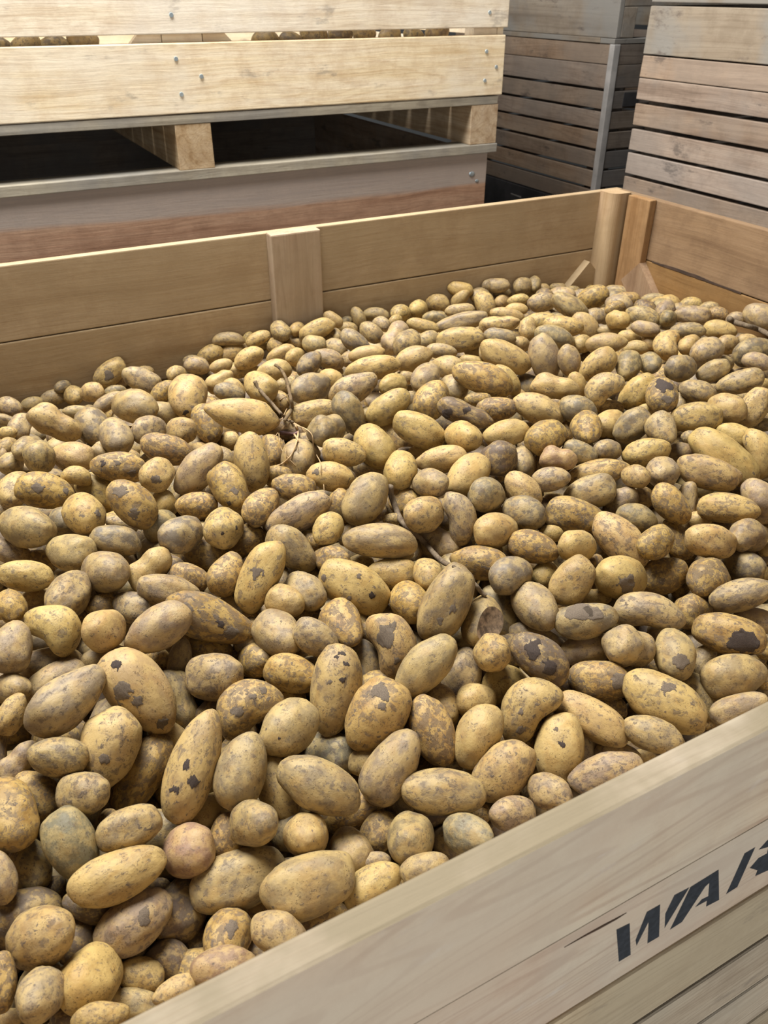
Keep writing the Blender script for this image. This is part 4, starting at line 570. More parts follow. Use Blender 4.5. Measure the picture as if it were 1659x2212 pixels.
ROOTS = [
('clump', 'stem', [(0.506, 1.5527, 1.0368), (0.5112, 1.5371, 1.0215), (0.5145, 1.5031, 1.0143), (0.5214, 1.4759, 1.0039), (0.4933, 1.364, 1.0433), (0.5274, 1.4322, 0.9934), (0.5273, 1.3936, 1.0044)], [0.00461, 0.00434, 0.00403, 0.00374, 0.00324, 0.00317, 0.00285]),
('clump', 'stem', [(0.5915, 1.6558, 1.0206), (0.5987, 1.6376, 1.0144), (0.5916, 1.5877, 1.012), (0.5786, 1.5405, 1.0075), (0.5408, 1.4319, 1.0381), (0.5438, 1.4359, 1.0129), (0.5195, 1.4014, 1.0165), (0.4872, 1.3309, 1.0461)], [0.00343, 0.00353, 0.00358, 0.00362, 0.0035, 0.00365, 0.00368, 0.0036]),
('clump', 'rootlet', [(0.5274, 1.4323, 0.9933), (0.5345, 1.42, 0.994), (0.5348, 1.3915, 0.9959), (0.5048, 1.2689, 1.0512), (0.5047, 1.2371, 1.0518), (0.5043, 1.2325, 1.0286), (0.5071, 1.225, 1.0144), (0.4762, 1.1366, 1.0526), (0.468, 1.116, 1.0451), (0.4682, 1.1071, 1.0253), (0.4414, 1.0444, 1.0443)], [0.00174, 0.00163, 0.00151, 0.00129, 0.00117, 0.00108, 0.00099, 0.00084, 0.00074, 0.00065, 0.00054]),
('clump', 'rootlet', [(0.5362, 1.4171, 0.9918), (0.5315, 1.3873, 0.9955), (0.5319, 1.3789, 0.987), (0.4774, 1.2473, 1.0425), (0.4607, 1.2242, 1.0366), (0.4486, 1.2188, 1.027), (0.4395, 1.2317, 1.0115), (0.4222, 1.2127, 1.0215)], [0.00232, 0.00217, 0.00206, 0.00178, 0.00166, 0.00155, 0.00147, 0.00135]),
('clump', 'root_crown', [(0.4956, 1.3866, 0.9906), (0.5069, 1.3822, 0.9892), (0.521, 1.3778, 0.9855), (0.5317, 1.3782, 0.9873)], [0.00453, 0.00397, 0.00341, 0.00285]),
('clump', 'rootlet', [(0.4945, 1.3913, 0.9903), (0.4613, 1.297, 1.0273), (0.4569, 1.2779, 1.0158), (0.4479, 1.2235, 1.0276), (0.4602, 1.2045, 1.0099)], [0.00076, 0.00069, 0.00066, 0.00062, 0.0006]),
('clump', 'rootlet', [(0.4854, 1.3403, 1.0453), (0.57, 1.5387, 0.9629), (0.578, 1.5413, 0.9699), (0.5747, 1.5469, 0.983), (0.5975, 1.5926, 0.9726), (0.5642, 1.4785, 1.034)], [0.0009, 0.00099, 0.00095, 0.00091, 0.00089, 0.00079]),
('clump', 'rootlet', [(0.5366, 1.4182, 0.9912), (0.5197, 1.3973, 1.0014), (0.5139, 1.3908, 0.9981), (0.5056, 1.3922, 0.9979)], [0.00097, 0.00089, 0.00082, 0.00076]),
('clump', 'rootlet', [(0.4842, 1.3409, 1.0453), (0.4934, 1.38, 1.0169), (0.4848, 1.3777, 1.0094), (0.4857, 1.3978, 0.994)], [0.0009, 0.00084, 0.00075, 0.00066]),
('clump', 'rootlet', [(0.5306, 1.3794, 0.9855), (0.4739, 1.2327, 1.0404), (0.4672, 1.2193, 1.0346)], [0.00086, 0.00069, 0.0006]),
('clump', 'rootlet', [(0.5366, 1.4182, 0.9912), (0.543, 1.3906, 0.9913), (0.5451, 1.3822, 0.9853), (0.5466, 1.3792, 0.9802)], [0.00097, 0.00086, 0.00076, 0.00067]),
('clump', 'rootlet', [(0.5325, 1.4228, 0.9917), (0.5097, 1.3944, 1.0005), (0.5019, 1.3907, 0.9949), (0.4947, 1.3917, 0.9915), (0.4563, 1.3046, 1.0308)], [0.00097, 0.00088, 0.0008, 0.00073, 0.00062]),
('clump', 'rootlet', [(0.5231, 1.5281, 1.0021), (0.5492, 1.5522, 0.9766), (0.5609, 1.5482, 0.9839), (0.576, 1.5535, 0.9865)], [0.00141, 0.00131, 0.00117, 0.00103]),
('clump', 'rootlet', [(0.5226, 1.3782, 0.9849), (0.4828, 1.2605, 1.0406), (0.4788, 1.2442, 1.0422)], [0.00246, 0.00166, 0.00104]),
('clump', 'rootlet', [(0.5069, 1.3916, 0.9979), (0.5018, 1.3866, 0.9752), (0.4535, 1.2462, 1.0334), (0.4455, 1.2229, 1.0243)], [0.00095, 0.00085, 0.00069, 0.0006]),
('long', 'stem', [(0.5611, 1.0359, 1.0332), (0.5659, 1.0387, 1.0109), (0.5629, 1.0156, 0.9972), (0.5552, 0.9875, 0.9963), (0.5569, 0.9627, 0.9928), (0.5738, 0.9591, 0.9733), (0.584, 0.9463, 0.9598), (0.5791, 0.9096, 0.9635), (0.5731, 0.8754, 0.9734), (0.5379, 0.7909, 1.0312), (0.5631, 0.7965, 1.0019), (0.5704, 0.7772, 0.9944), (0.5765, 0.7754, 0.9841), (0.5824, 0.7681, 0.9764)], [0.00573, 0.00563, 0.00543, 0.00518, 0.00497, 0.00486, 0.00471, 0.00445, 0.00419, 0.0037, 0.00366, 0.0035, 0.00337, 0.00324]),
('right', 'stem', [(1.8305, 1.4385, 0.9954), (1.8473, 1.4263, 0.9847), (1.7622, 1.331, 1.0221), (1.8142, 1.3258, 1.0036), (1.7478, 1.2407, 1.0274), (1.7529, 1.2096, 1.025)], [0.0076, 0.00736, 0.0067, 0.00655, 0.006, 0.00571]),
]
LETTERS = [
[(0.4005, 0.9883), (0.4179, 0.9854), (0.4354, 0.9126), (0.4193, 0.9133)],
[(0.4357, 0.9402), (0.4396, 0.9876), (0.4573, 0.9867), (0.4743, 0.914), (0.4578, 0.9148), (0.4477, 0.9633), (0.4404, 0.9253)],
[(0.4714, 0.9589), (0.4761, 0.9885), (0.497, 0.9862), (0.4788, 0.9263)],
[(0.4894, 0.9146), (0.499, 0.9852), (0.5381, 0.9869), (0.5623, 0.9135), (0.5418, 0.9167), (0.5386, 0.9301), (0.5207, 0.9318), (0.5278, 0.9413), (0.5378, 0.9394), (0.5303, 0.969), (0.5255, 0.9661), (0.5066, 0.9153)],
[(0.5718, 0.9171), (0.5756, 0.9885), (0.5916, 0.9883), (0.5889, 0.9178)],
[(0.601, 0.9774), (0.6106, 0.9876), (0.6252, 0.9878), (0.649, 0.9775), (0.6581, 0.9489), (0.6494, 0.926), (0.6612, 0.9057), (0.6339, 0.9134), (0.6173, 0.9175), (0.6166, 0.9289), (0.5984, 0.9461), (0.6075, 0.9579), (0.6213, 0.9566), (0.6186, 0.9703)],
]
CRACK = [(0.3328, 0.2716, 1.0153), (0.3554, 0.2716, 1.0158), (0.3779, 0.2716, 1.0147), (0.4082, 0.2716, 1.0115), (0.396, 0.2716, 1.01), (0.3748, 0.2716, 1.0112), (0.3521, 0.2716, 1.0139)]
# patches of caked earth on single potatoes: world point, radius, tone
PATCHES = {
'round yellow potato with a grey earth patch on its lower right': [(0.8056, 0.6982, 0.9646, 0.0146, 0)],
'long yellow potato with a big black blotch on its right end': [(0.9009, 0.5402, 0.9312, 0.0208, 1)],
'long potato with a flat grey cake of earth along its top': [(0.6963, 0.6843, 0.9704, 0.0195, 0), (0.7113, 0.665, 0.9735, 0.0166, 0)],
'upright yellow potato with three black spots on top and a rootlet at its tip': [(0.3321, 0.7506, 0.9832, 0.0057, 1), (0.3227, 0.7472, 0.9815, 0.0038, 1), (0.3303, 0.7341, 0.9763, 0.0057, 1), (0.3197, 0.7196, 0.966, 0.005, 1), (0.3021, 0.7249, 0.9643, 0.0038, 0)],
'golden upright potato with two dark spots, right of the heart-shaped one': [(0.5486, 0.5274, 0.9114, 0.0049, 1), (0.522, 0.5367, 0.8844, 0.0037, 0), (0.5513, 0.546, 0.9191, 0.0037, 0)],
'golden mottled potato with a dark grey flake on its top': [(0.353, 0.6764, 0.97, 0.0129, 0), (0.346, 0.6553, 0.9611, 0.0055, 0)],
'very large golden potato with a brown patch, leaning down to the right': [(0.0531, 0.8383, 1.0101, 0.0066, 1), (0.0487, 0.8091, 0.9847, 0.0132, 0), (0.0861, 0.7786, 0.9428, 0.0097, 0), (0.0652, 0.7971, 0.9794, 0.0084, 0)],
'very long upright yellow potato with black scars, in the lower left': [(0.0916, 0.6798, 0.9667, 0.0067, 1), (0.0945, 0.6647, 0.9537, 0.0083, 1), (0.0741, 0.6654, 0.948, 0.0072, 1)],
'large lumpy yellow-brown potato with a dark nose at its left end': [(0.1628, 0.9111, 0.9964, 0.0146, 0), (0.2167, 0.878, 0.972, 0.0127, 0), (0.2093, 0.8839, 0.9811, 0.0067, 1)],
'dark-crowned potato with blackened top, standing upright': [(1.2173, 1.0783, 1.0706, 0.019, 1), (1.2088, 1.0511, 1.0505, 0.0085, 0)],
'long deep-yellow potato tilted steeply, one dark flake on its side': [(0.2811, 0.9344, 1.0151, 0.0097, 0)],
'kidney-shaped yellow potato with a dark smear at its top': [(0.4095, 0.7659, 0.9752, 0.0159, 0), (0.4117, 0.7346, 0.9475, 0.0059, 0)],
'long oval potato with a grey-brown patch, below the long smooth one': [(-0.0003, 0.5551, 0.8986, 0.0101, 0)],
'lone yellow-brown potato leaning against the back board on the left': [(0.2756, 2.0408, 0.905, 0.012, 0)],
'medium oval dark-blotched yellow potato standing upright, just above the half-hidden pinkish potato': [(0.0809, 0.5046, 0.8914, 0.0086, 0)],
'large pale upright egg-shaped potato with a dark tip, upper left of the heap': [(0.3586, 1.6044, 0.9699, 0.0071, 1)],
'pale yellow egg-shaped potato standing upright with a pointed lower tip': [(0.0028, 0.7363, 0.9562, 0.0068, 0)],
'large golden speckled oval potato near the middle of the heap': [(0.43, 0.8496, 0.9771, 0.0049, 1), (0.42, 0.8745, 1.0009, 0.0049, 0), (0.3763, 0.903, 0.9935, 0.0064, 0), (0.3947, 0.8654, 0.9754, 0.0056, 0)],
'medium long yellow potato, second one below and right of the forked dried root': [(0.4622, 1.1218, 1.044, 0.0073, 0)],
'medium long dark-blotched yellow potato, just below and right of the tall pale yellow potato': [(0.388, 1.1152, 1.031, 0.0071, 0), (0.4077, 1.1129, 1.047, 0.0047, 0)],
'potato with dark scabby brown skin and yellow ends, sloping down right': [(0.5861, 0.6526, 0.9634, 0.0132, 1), (0.5951, 0.6242, 0.9476, 0.0105, 1)],
'very big yellow-brown potato sloping down right, close to the front board on the right': [(0.7177, 0.517, 0.9441, 0.0096, 0)],
'knobbly rotten potato with blackish-brown skin, waisted in the middle': [(0.7792, 1.2057, 1.0466, 0.0128, 1), (0.8118, 1.1821, 1.0595, 0.0091, 1)],
'pale yellow heart-shaped potato, lobed at the upper right': [(0.5212, 0.5858, 0.9299, 0.0056, 0), (0.5146, 0.5743, 0.9084, 0.0069, 0)],
'large long dark-blotched yellow potato, second one above and left of the round grey scuffed potato': [(0.1387, 1.1675, 1.0738, 0.0104, 0), (0.1504, 1.142, 1.0388, 0.0097, 0)],
'large long dark-blotched yellow potato, second one below the lumpy dusty potato at upper left': [(0.0252, 1.2904, 1.0437, 0.0094, 0), (0.0688, 1.2891, 1.0274, 0.0071, 0)],
'large very long dark-blotched yellow potato, just below the lone potato at the back board': [(0.1384, 1.3237, 1.0463, 0.0057, 1), (0.1612, 1.315, 1.0446, 0.0057, 0), (0.1821, 1.3045, 1.0235, 0.0083, 0)],
'medium round yellow potato, just above the round grey scuffed potato': [(0.2085, 1.2214, 1.0485, 0.0095, 0)],
'large oval dark-blotched yellow potato, just below and left of the tall pale yellow potato': [(0.3146, 1.1281, 1.0449, 0.007, 0), (0.3025, 1.1244, 1.0267, 0.0047, 1)],
'medium round yellow potato, second one left of the round grey scuffed potato': [(0.0986, 1.1605, 1.0456, 0.0059, 0)],
'round clean golden potato sitting left of the middle': [(0.2854, 1.0406, 1.0319, 0.0044, 1), (0.2607, 1.0317, 1.0346, 0.0029, 1)],
'large long dark-blotched yellow potato lying level, just above the long pale sloping potato': [(0.6895, 0.5803, 0.92, 0.012, 0)],
'medium oval tan potato standing upright, just right of the bulging dark-eyed potato': [(0.7828, 0.5552, 0.9314, 0.0101, 0)],
'large oval dark-blotched yellow potato, just above and right of the long scarred yellow potato': [(0.1731, 0.7301, 0.9652, 0.0084, 0), (0.1974, 0.7368, 0.9768, 0.006, 0), (0.2139, 0.746, 0.9792, 0.0061, 0)],
'large oval tan potato, just below and left of the upright spotted potato': [(0.2078, 0.6703, 0.9601, 0.0047, 1)],
'big upright tan potato leaning right, at the lower end of the long stem': [(0.5091, 0.7458, 0.9943, 0.0067, 0), (0.4901, 0.7471, 0.9816, 0.0054, 0)],
}
CUTN = (0.198, -0.749, 0.633)
CUTD = 0.0218568
SLOT = [(0.18, 'B', 'potato in the slot of the pale crate, at the left edge'), (0.27, 'G', 'potato in the slot of the pale crate, second from the left edge'), (0.35, 'B', 'potato in the slot of the pale crate, third from the left edge'), (0.43, 'G', 'potato in the slot of the pale crate, fourth from the left edge'), (0.52, 'B', 'potato in the slot of the pale crate, nearest the left of the pale centre brace'), (1.12, 'B', 'potato in the slot of the pale crate, first right of the pale centre brace'), (1.21, 'G', 'potato in the slot of the pale crate, second right of the centre brace'), (1.3, 'B', 'potato in the slot of the pale crate, third right of the centre brace'), (1.4, 'G', 'potato in the slot of the pale crate, fourth right of the centre brace'), (1.5, 'B', 'potato in the slot of the pale crate, fourth from the right end post'), (1.6, 'B', 'potato in the slot of the pale crate, third from the right end post'), (1.7, 'G', 'potato in the slot of the pale crate, second from the right end post'), (1.8, 'B', 'potato in the slot of the pale crate, next to the right end post')]

# ------------------------------------------------------------------ tagging and mesh helpers
def tag(o, label=None, cat=None, group=None, kind=None):
    if label: o['label'] = label
    if cat: o['category'] = cat
    if group: o['group'] = group
    if kind: o['kind'] = kind
    return o


def empty(name, loc, label=None, cat=None, group=None):
    o = bpy.data.objects.new(name, None)
    COL.objects.link(o)
    o.location = loc
    o.empty_display_size = 0.05
    return tag(o, label, cat, group)


def link_bm(name, bm, mat, parent=None, smooth=False):
    me = bpy.data.meshes.new(name)
    bm.normal_update()
    bm.to_mesh(me)
    bm.free()
    me.materials.append(mat)
    if smooth:
        for p in me.polygons:
            p.use_smooth = True
    o = bpy.data.objects.new(name, me)
    COL.objects.link(o)
    if parent is not None:
        o.parent = parent
        o.location = tuple(-c for c in parent.location)
    return o


def add_box(bm, x0, x1, y0, y1, z0, z1, bev=0.0025, wob=0.0, rnd=None):
    vs = []
    for x in (x0, x1):
        for y in (y0, y1):
            for z in (z0, z1):
                w = (0, 0, 0) if not wob else tuple(rnd.uniform(-wob, wob) for _ in range(3))
                vs.append(bm.verts.new((x + w[0], y + w[1], z + w[2])))
    f = [(0, 1, 3, 2), (4, 6, 7, 5), (0, 4, 5, 1), (2, 3, 7, 6), (0, 2, 6, 4), (1, 5, 7, 3)]
    fs = [bm.faces.new([vs[i] for i in q]) for q in f]
    if bev:
        es = list({e for q in fs for e in q.edges})
        bmesh.ops.bevel(bm, geom=es, offset=bev, segments=2, affect='EDGES', profile=0.6)
    return vs


def box_obj(name, x0, x1, y0, y1, z0, z1, mat, parent=None, bev=0.0025, wob=0.0, rnd=None):
    bm = bmesh.new()
    add_box(bm, x0, x1, y0, y1, z0, z1, bev, wob, rnd)
    return link_bm(name, bm, mat, parent)


def add_prism(bm, pts, d):
    """extrude a polygon (list of Vectors) by vector d"""
    a = [bm.verts.new(p) for p in pts]
    b = [bm.verts.new(Vector(p) + d) for p in pts]
    n = len(a)
    bm.faces.new(a)
    bm.faces.new(list(reversed(b)))
    for i in range(n):
        bm.faces.new((a[i], b[i], b[(i + 1) % n], a[(i + 1) % n]))
    bmesh.ops.recalc_face_normals(bm, faces=bm.faces)


def add_tube(bm, pts, rads, seg=7, bump=0.0, rnd=None):
    pts = [Vector(p) for p in pts]
    # subdivide with Catmull-Rom
    P, Rr = [], []
    for i in range(len(pts) - 1):
        p0 = pts[max(0, i - 1)]; p1 = pts[i]; p2 = pts[i + 1]; p3 = pts[min(len(pts) - 1, i + 2)]
        for k in range(4):
            t = k / 4
            P.append(0.5 * ((2 * p1) + (p2 - p0) * t + (2 * p0 - 5 * p1 + 4 * p2 - p3) * t * t + (3 * p1 - p0 - 3 * p2 + p3) * t ** 3))
            Rr.append(rads[i] + (rads[i + 1] - rads[i]) * t)
    P.append(pts[-1]); Rr.append(rads[-1])
    prev = None
    rings = []
    nrm = None
    for i, p in enumerate(P):
        d = (P[min(i + 1, len(P) - 1)] - P[max(i - 1, 0)]).normalized()
        if nrm is None:
            nrm = d.orthogonal().normalized()
        nrm = (nrm - d * nrm.dot(d)).normalized()
        b = d.cross(nrm)
        ring = []
        for k in range(seg):
            a = 2 * math.pi * k / seg
            rr = Rr[i] * (1 + (rnd.uniform(-bump, bump) if bump else 0))
            ring.append(bm.verts.new(p + (nrm * math.cos(a) + b * math.sin(a)) * rr))
        rings.append(ring)
    for a, b in zip(rings, rings[1:]):
        for k in range(seg):
            bm.faces.new((a[k], a[(k + 1) % seg], b[(k + 1) % seg], b[k]))
    bm.faces.new(list(reversed(rings[0])))
    bm.faces.new(rings[-1])


# ------------------------------------------------------------------ materials
class NT:
    def __init__(self, name):
        self.m = bpy.data.materials.new(name)
        self.m.use_nodes = True
        self.t = self.m.node_tree
        self.b = self.t.nodes['Principled BSDF']

    def n(self, kind, **kw):
        nd = self.t.nodes.new(kind)
        for k, v in kw.items():
            if k in nd.inputs.keys():
                nd.inputs[k].default_value = v
            else:
                setattr(nd, k, v)
        return nd

    def l(self, a, b):
        self.t.links.new(a, b)

    def mix(self, fac, a, b, mode='MIX'):
        nd = self.t.nodes.new('ShaderNodeMix')
        nd.data_type = 'RGBA'
        nd.blend_type = mode
        for sock, val in ((nd.inputs[0], fac), (nd.inputs[6], a), (nd.inputs[7], b)):
            if hasattr(val, 'is_output') or isinstance(val, bpy.types.NodeSocket):
                self.l(val, sock)
            elif isinstance(val, (tuple, list)):
                sock.default_value = (*val[:3], 1)
            else:
                sock.default_value = val
        return nd.outputs[2]

    def math(self, op, a, b=0.0, c=None, clamp=False):
        nd = self.t.nodes.new('ShaderNodeMath')
        nd.operation = op
        nd.use_clamp = clamp
        for i, val in enumerate((a, b, c)):
            if val is None: continue
            if isinstance(val, bpy.types.NodeSocket):
                self.l(val, nd.inputs[i])
            else:
                nd.inputs[i].default_value = val
        return nd.outputs[0]

    def ramp(self, src, lo, hi, a=0.0, b=1.0):
        nd = self.t.nodes.new('ShaderNodeMapRange')
        nd.interpolation_type = 'SMOOTHSTEP'
        self.l(src, nd.inputs[0])
        for i, val in zip((1, 2, 3, 4), (lo, hi, a, b)):
            if isinstance(val, bpy.types.NodeSocket):
                self.l(val, nd.inputs[i])
            else:
                nd.inputs[i].default_value = val
        return nd.outputs[0]

    def noise(self, vec, scale, detail=3.0, rough=0.55, dist=0.0):
        nd = self.n('ShaderNodeTexNoise')
        nd.inputs['Scale'].default_value = scale
        nd.inputs['Detail'].default_value = detail
        nd.inputs['Roughness'].default_value = rough
        nd.inputs['Distortion'].default_value = dist
        self.l(vec, nd.inputs['Vector'])
        return nd.outputs['Fac']


def srgb(r, g, b):
    f = lambda c: ((c / 255 + 0.055) / 1.055) ** 2.4 if c > 10 else c / 255 / 12.92
    return (f(r), f(g), f(b))


def wood(name, base, dark, light=None, axis='x', vary=0.18, grain=1.0, grey=None, grey_amt=0.0, blotch=None,
         blotch_amt=0.0, knots=0.5, rough=0.75, zstain=None, red=None, topc=None, rings=0.2):
    """planed softwood: long soft grain along one axis, knots, dust and stains"""
    M = NT(name)
    tc = M.n('ShaderNodeTexCoord').outputs['Object']
    geo = M.n('ShaderNodeNewGeometry').outputs['Random Per Island']
    oi = M.n('ShaderNodeObjectInfo').outputs['Random']
    rsum = M.math('ADD', geo, oi)
    rfr = M.math('FRACT', M.math('MULTIPLY', rsum, 7.31))
    off = M.n('ShaderNodeVectorMath', operation='ADD')
    M.l(tc, off.inputs[0])
    comb = M.n('ShaderNodeCombineXYZ')
    M.l(M.math('MULTIPLY', rsum, 13.0), comb.inputs[0])
    M.l(M.math('MULTIPLY', rsum, 29.0), comb.inputs[1])
    M.l(M.math('MULTIPLY', rsum, 17.0), comb.inputs[2])
    M.l(comb.outputs[0], off.inputs[1])
    vec = off.outputs[0]
    sc = {'x': (1.2, 28, 28), 'y': (28, 1.2, 28), 'z': (28, 28, 1.2)}[axis]
    mp = M.n('ShaderNodeMapping')
    mp.inputs['Scale'].default_value = tuple(s * grain for s in sc)
    # gentle waviness of the grain
    wv = M.n('ShaderNodeTexNoise')
    wv.inputs['Scale'].default_value = 2.2
    M.l(vec, wv.inputs['Vector'])
    wsub = M.n('ShaderNodeVectorMath', operation='MULTIPLY_ADD')
    M.l(wv.outputs['Color'], wsub.inputs[0])
    wsub.inputs[1].default_value = (0.03, 0.03, 0.03)
    M.l(vec, wsub.inputs[2])
    M.l(wsub.outputs[0], mp.inputs['Vector'])
    g1 = M.noise(mp.outputs[0], 1.0, 3, 0.6)
    g2 = M.noise(mp.outputs[0], 5.0, 4, 0.7)
    lightc = light or tuple(min(1, c * 1.25) for c in base)
    c = M.mix(M.ramp(g1, 0.30, 0.70), base, lightc)
    c = M.mix(M.math('MULTIPLY', M.ramp(M.noise(vec, 14, 5, 0.7), 0.40, 0.66), 0.28), c, dark)
    c = M.mix(M.math('MULTIPLY', M.ramp(g1, 0.44, 0.28), 0.40), c, dark)
    c = M.mix(M.math('MULTIPLY', M.ramp(g2, 0.48, 0.75), 0.34), c, dark)
    if rings:
        sn_ = M.n('ShaderNodeMath', operation='SINE')
        M.l(M.math('MULTIPLY', M.noise(mp.outputs[0], 0.32, 1, 0.4), 150.0), sn_.inputs[0])
        c = M.mix(M.math('MULTIPLY', M.ramp(sn_.outputs[0], 0.45, 1.0), rings), c, dark)
    if red:
        c = M.mix(M.math('MULTIPLY', M.ramp(M.noise(vec, 3.0, 2), 0.45, 0.65), 0.6), c, red)
    # knots
    if knots:
        vo = M.n('ShaderNodeTexVoronoi')
        vo.inputs['Scale'].default_value = 5.0
        mk = M.n('ShaderNodeMapping')
        mk.inputs['Scale'].default_value = {'x': (0.62, 1, 1), 'y': (1, 0.62, 1), 'z': (1, 1, 0.62)}[axis]
        M.l(vec, mk.inputs['Vector'])
        M.l(mk.outputs[0], vo.inputs['Vector'])
        kn = M.ramp(vo.outputs['Distance'], 0.075, 0.03)
        halo = M.ramp(vo.outputs['Distance'], 0.16, 0.05)
        c = M.mix(M.math('MULTIPLY', halo, 0.35 * knots), c, dark)
        c = M.mix(M.math('MULTIPLY', kn, 0.8 * knots), c, tuple(v * 0.45 for v in dark))
    # grey weathering and blotches
    if grey:
        n1 = M.noise(vec, 2.3, 4, 0.6)
        c = M.mix(M.math('MULTIPLY', M.ramp(n1, 0.42, 0.62), grey_amt), c, grey)
    if zstain:
        z0, z1, col, amt = zstain
        sep = M.n('ShaderNodeSeparateXYZ')
        M.l(tc, sep.inputs[0])
        zz = M.math('ADD', sep.outputs[2], M.math('MULTIPLY', M.math('SUBTRACT', M.noise(mp.outputs[0], 0.6, 2), 0.5), 0.12))
        c = M.mix(M.math('MULTIPLY', M.ramp(zz, z0, z1), amt), c, col)
    if blotch:
        mb = M.n('ShaderNodeMapping')
        mb.inputs['Scale'].default_value = {'x': (1, 2.6, 2.6), 'y': (2.6, 1, 2.6), 'z': (2.6, 2.6, 1)}[axis]
        M.l(vec, mb.inputs['Vector'])
        n2 = M.noise(mb.outputs[0], 5.5, 5, 0.68)
        c = M.mix(M.math('MULTIPLY', M.ramp(n2, 0.58, 0.70), blotch_amt), c, blotch)
    if topc:
        sn = M.n('ShaderNodeSeparateXYZ')
        M.l(M.n('ShaderNodeNewGeometry').outputs['True Normal'], sn.inputs[0])
        up_ = M.ramp(sn.outputs[2], 0.55, 0.85)
        c = M.mix(M.math('MULTIPLY', up_, M.ramp(M.noise(vec, 9, 4), 0.25, 0.6, 0.6, 1.0)), c, topc)
    # board to board variation
    hv = M.n('ShaderNodeHueSaturation')
    M.l(c, hv.inputs['Color'])
    M.l(M.ramp(rfr, 0, 1, 1 - vary, 1 + vary), hv.inputs['Value'])
    M.l(M.ramp(M.math('FRACT', M.math('MULTIPLY', rsum, 3.7)), 0, 1, 0.85, 1.12), hv.inputs['Saturation'])
    M.l(hv.outputs[0], M.b.inputs['Base Color'])
    M.b.inputs['Roughness'].default_value = rough
    M.b.inputs['Specular IOR Level'].default_value = 0.25
    bp = M.n('ShaderNodeBump')
    bp.inputs['Strength'].default_value = 0.35
    bp.inputs['Distance'].default_value = 0.002
    M.l(M.math('ADD', g2, M.math('MULTIPLY', M.noise(vec, 90, 3), 0.6)), bp.inputs['Height'])
    M.l(bp.outputs[0], M.b.inputs['Normal'])
    return M.m


def plain(name, col, rough=0.7, metal=0.0, var=0.3, scale=20):
    M = NT(name)
    tc = M.n('ShaderNodeTexCoord').outputs['Object']
    nz = M.noise(tc, scale, 4, 0.6)
    c = M.mix(M.ramp(nz, 0.35, 0.65), tuple(v * (1 - var) for v in col), tuple(min(1, v * (1 + var)) for v in col))
    M.l(c, M.b.inputs['Base Color'])
    M.b.inputs['Roughness'].default_value = rough
    M.b.inputs['Metallic'].default_value = metal
    return M.m


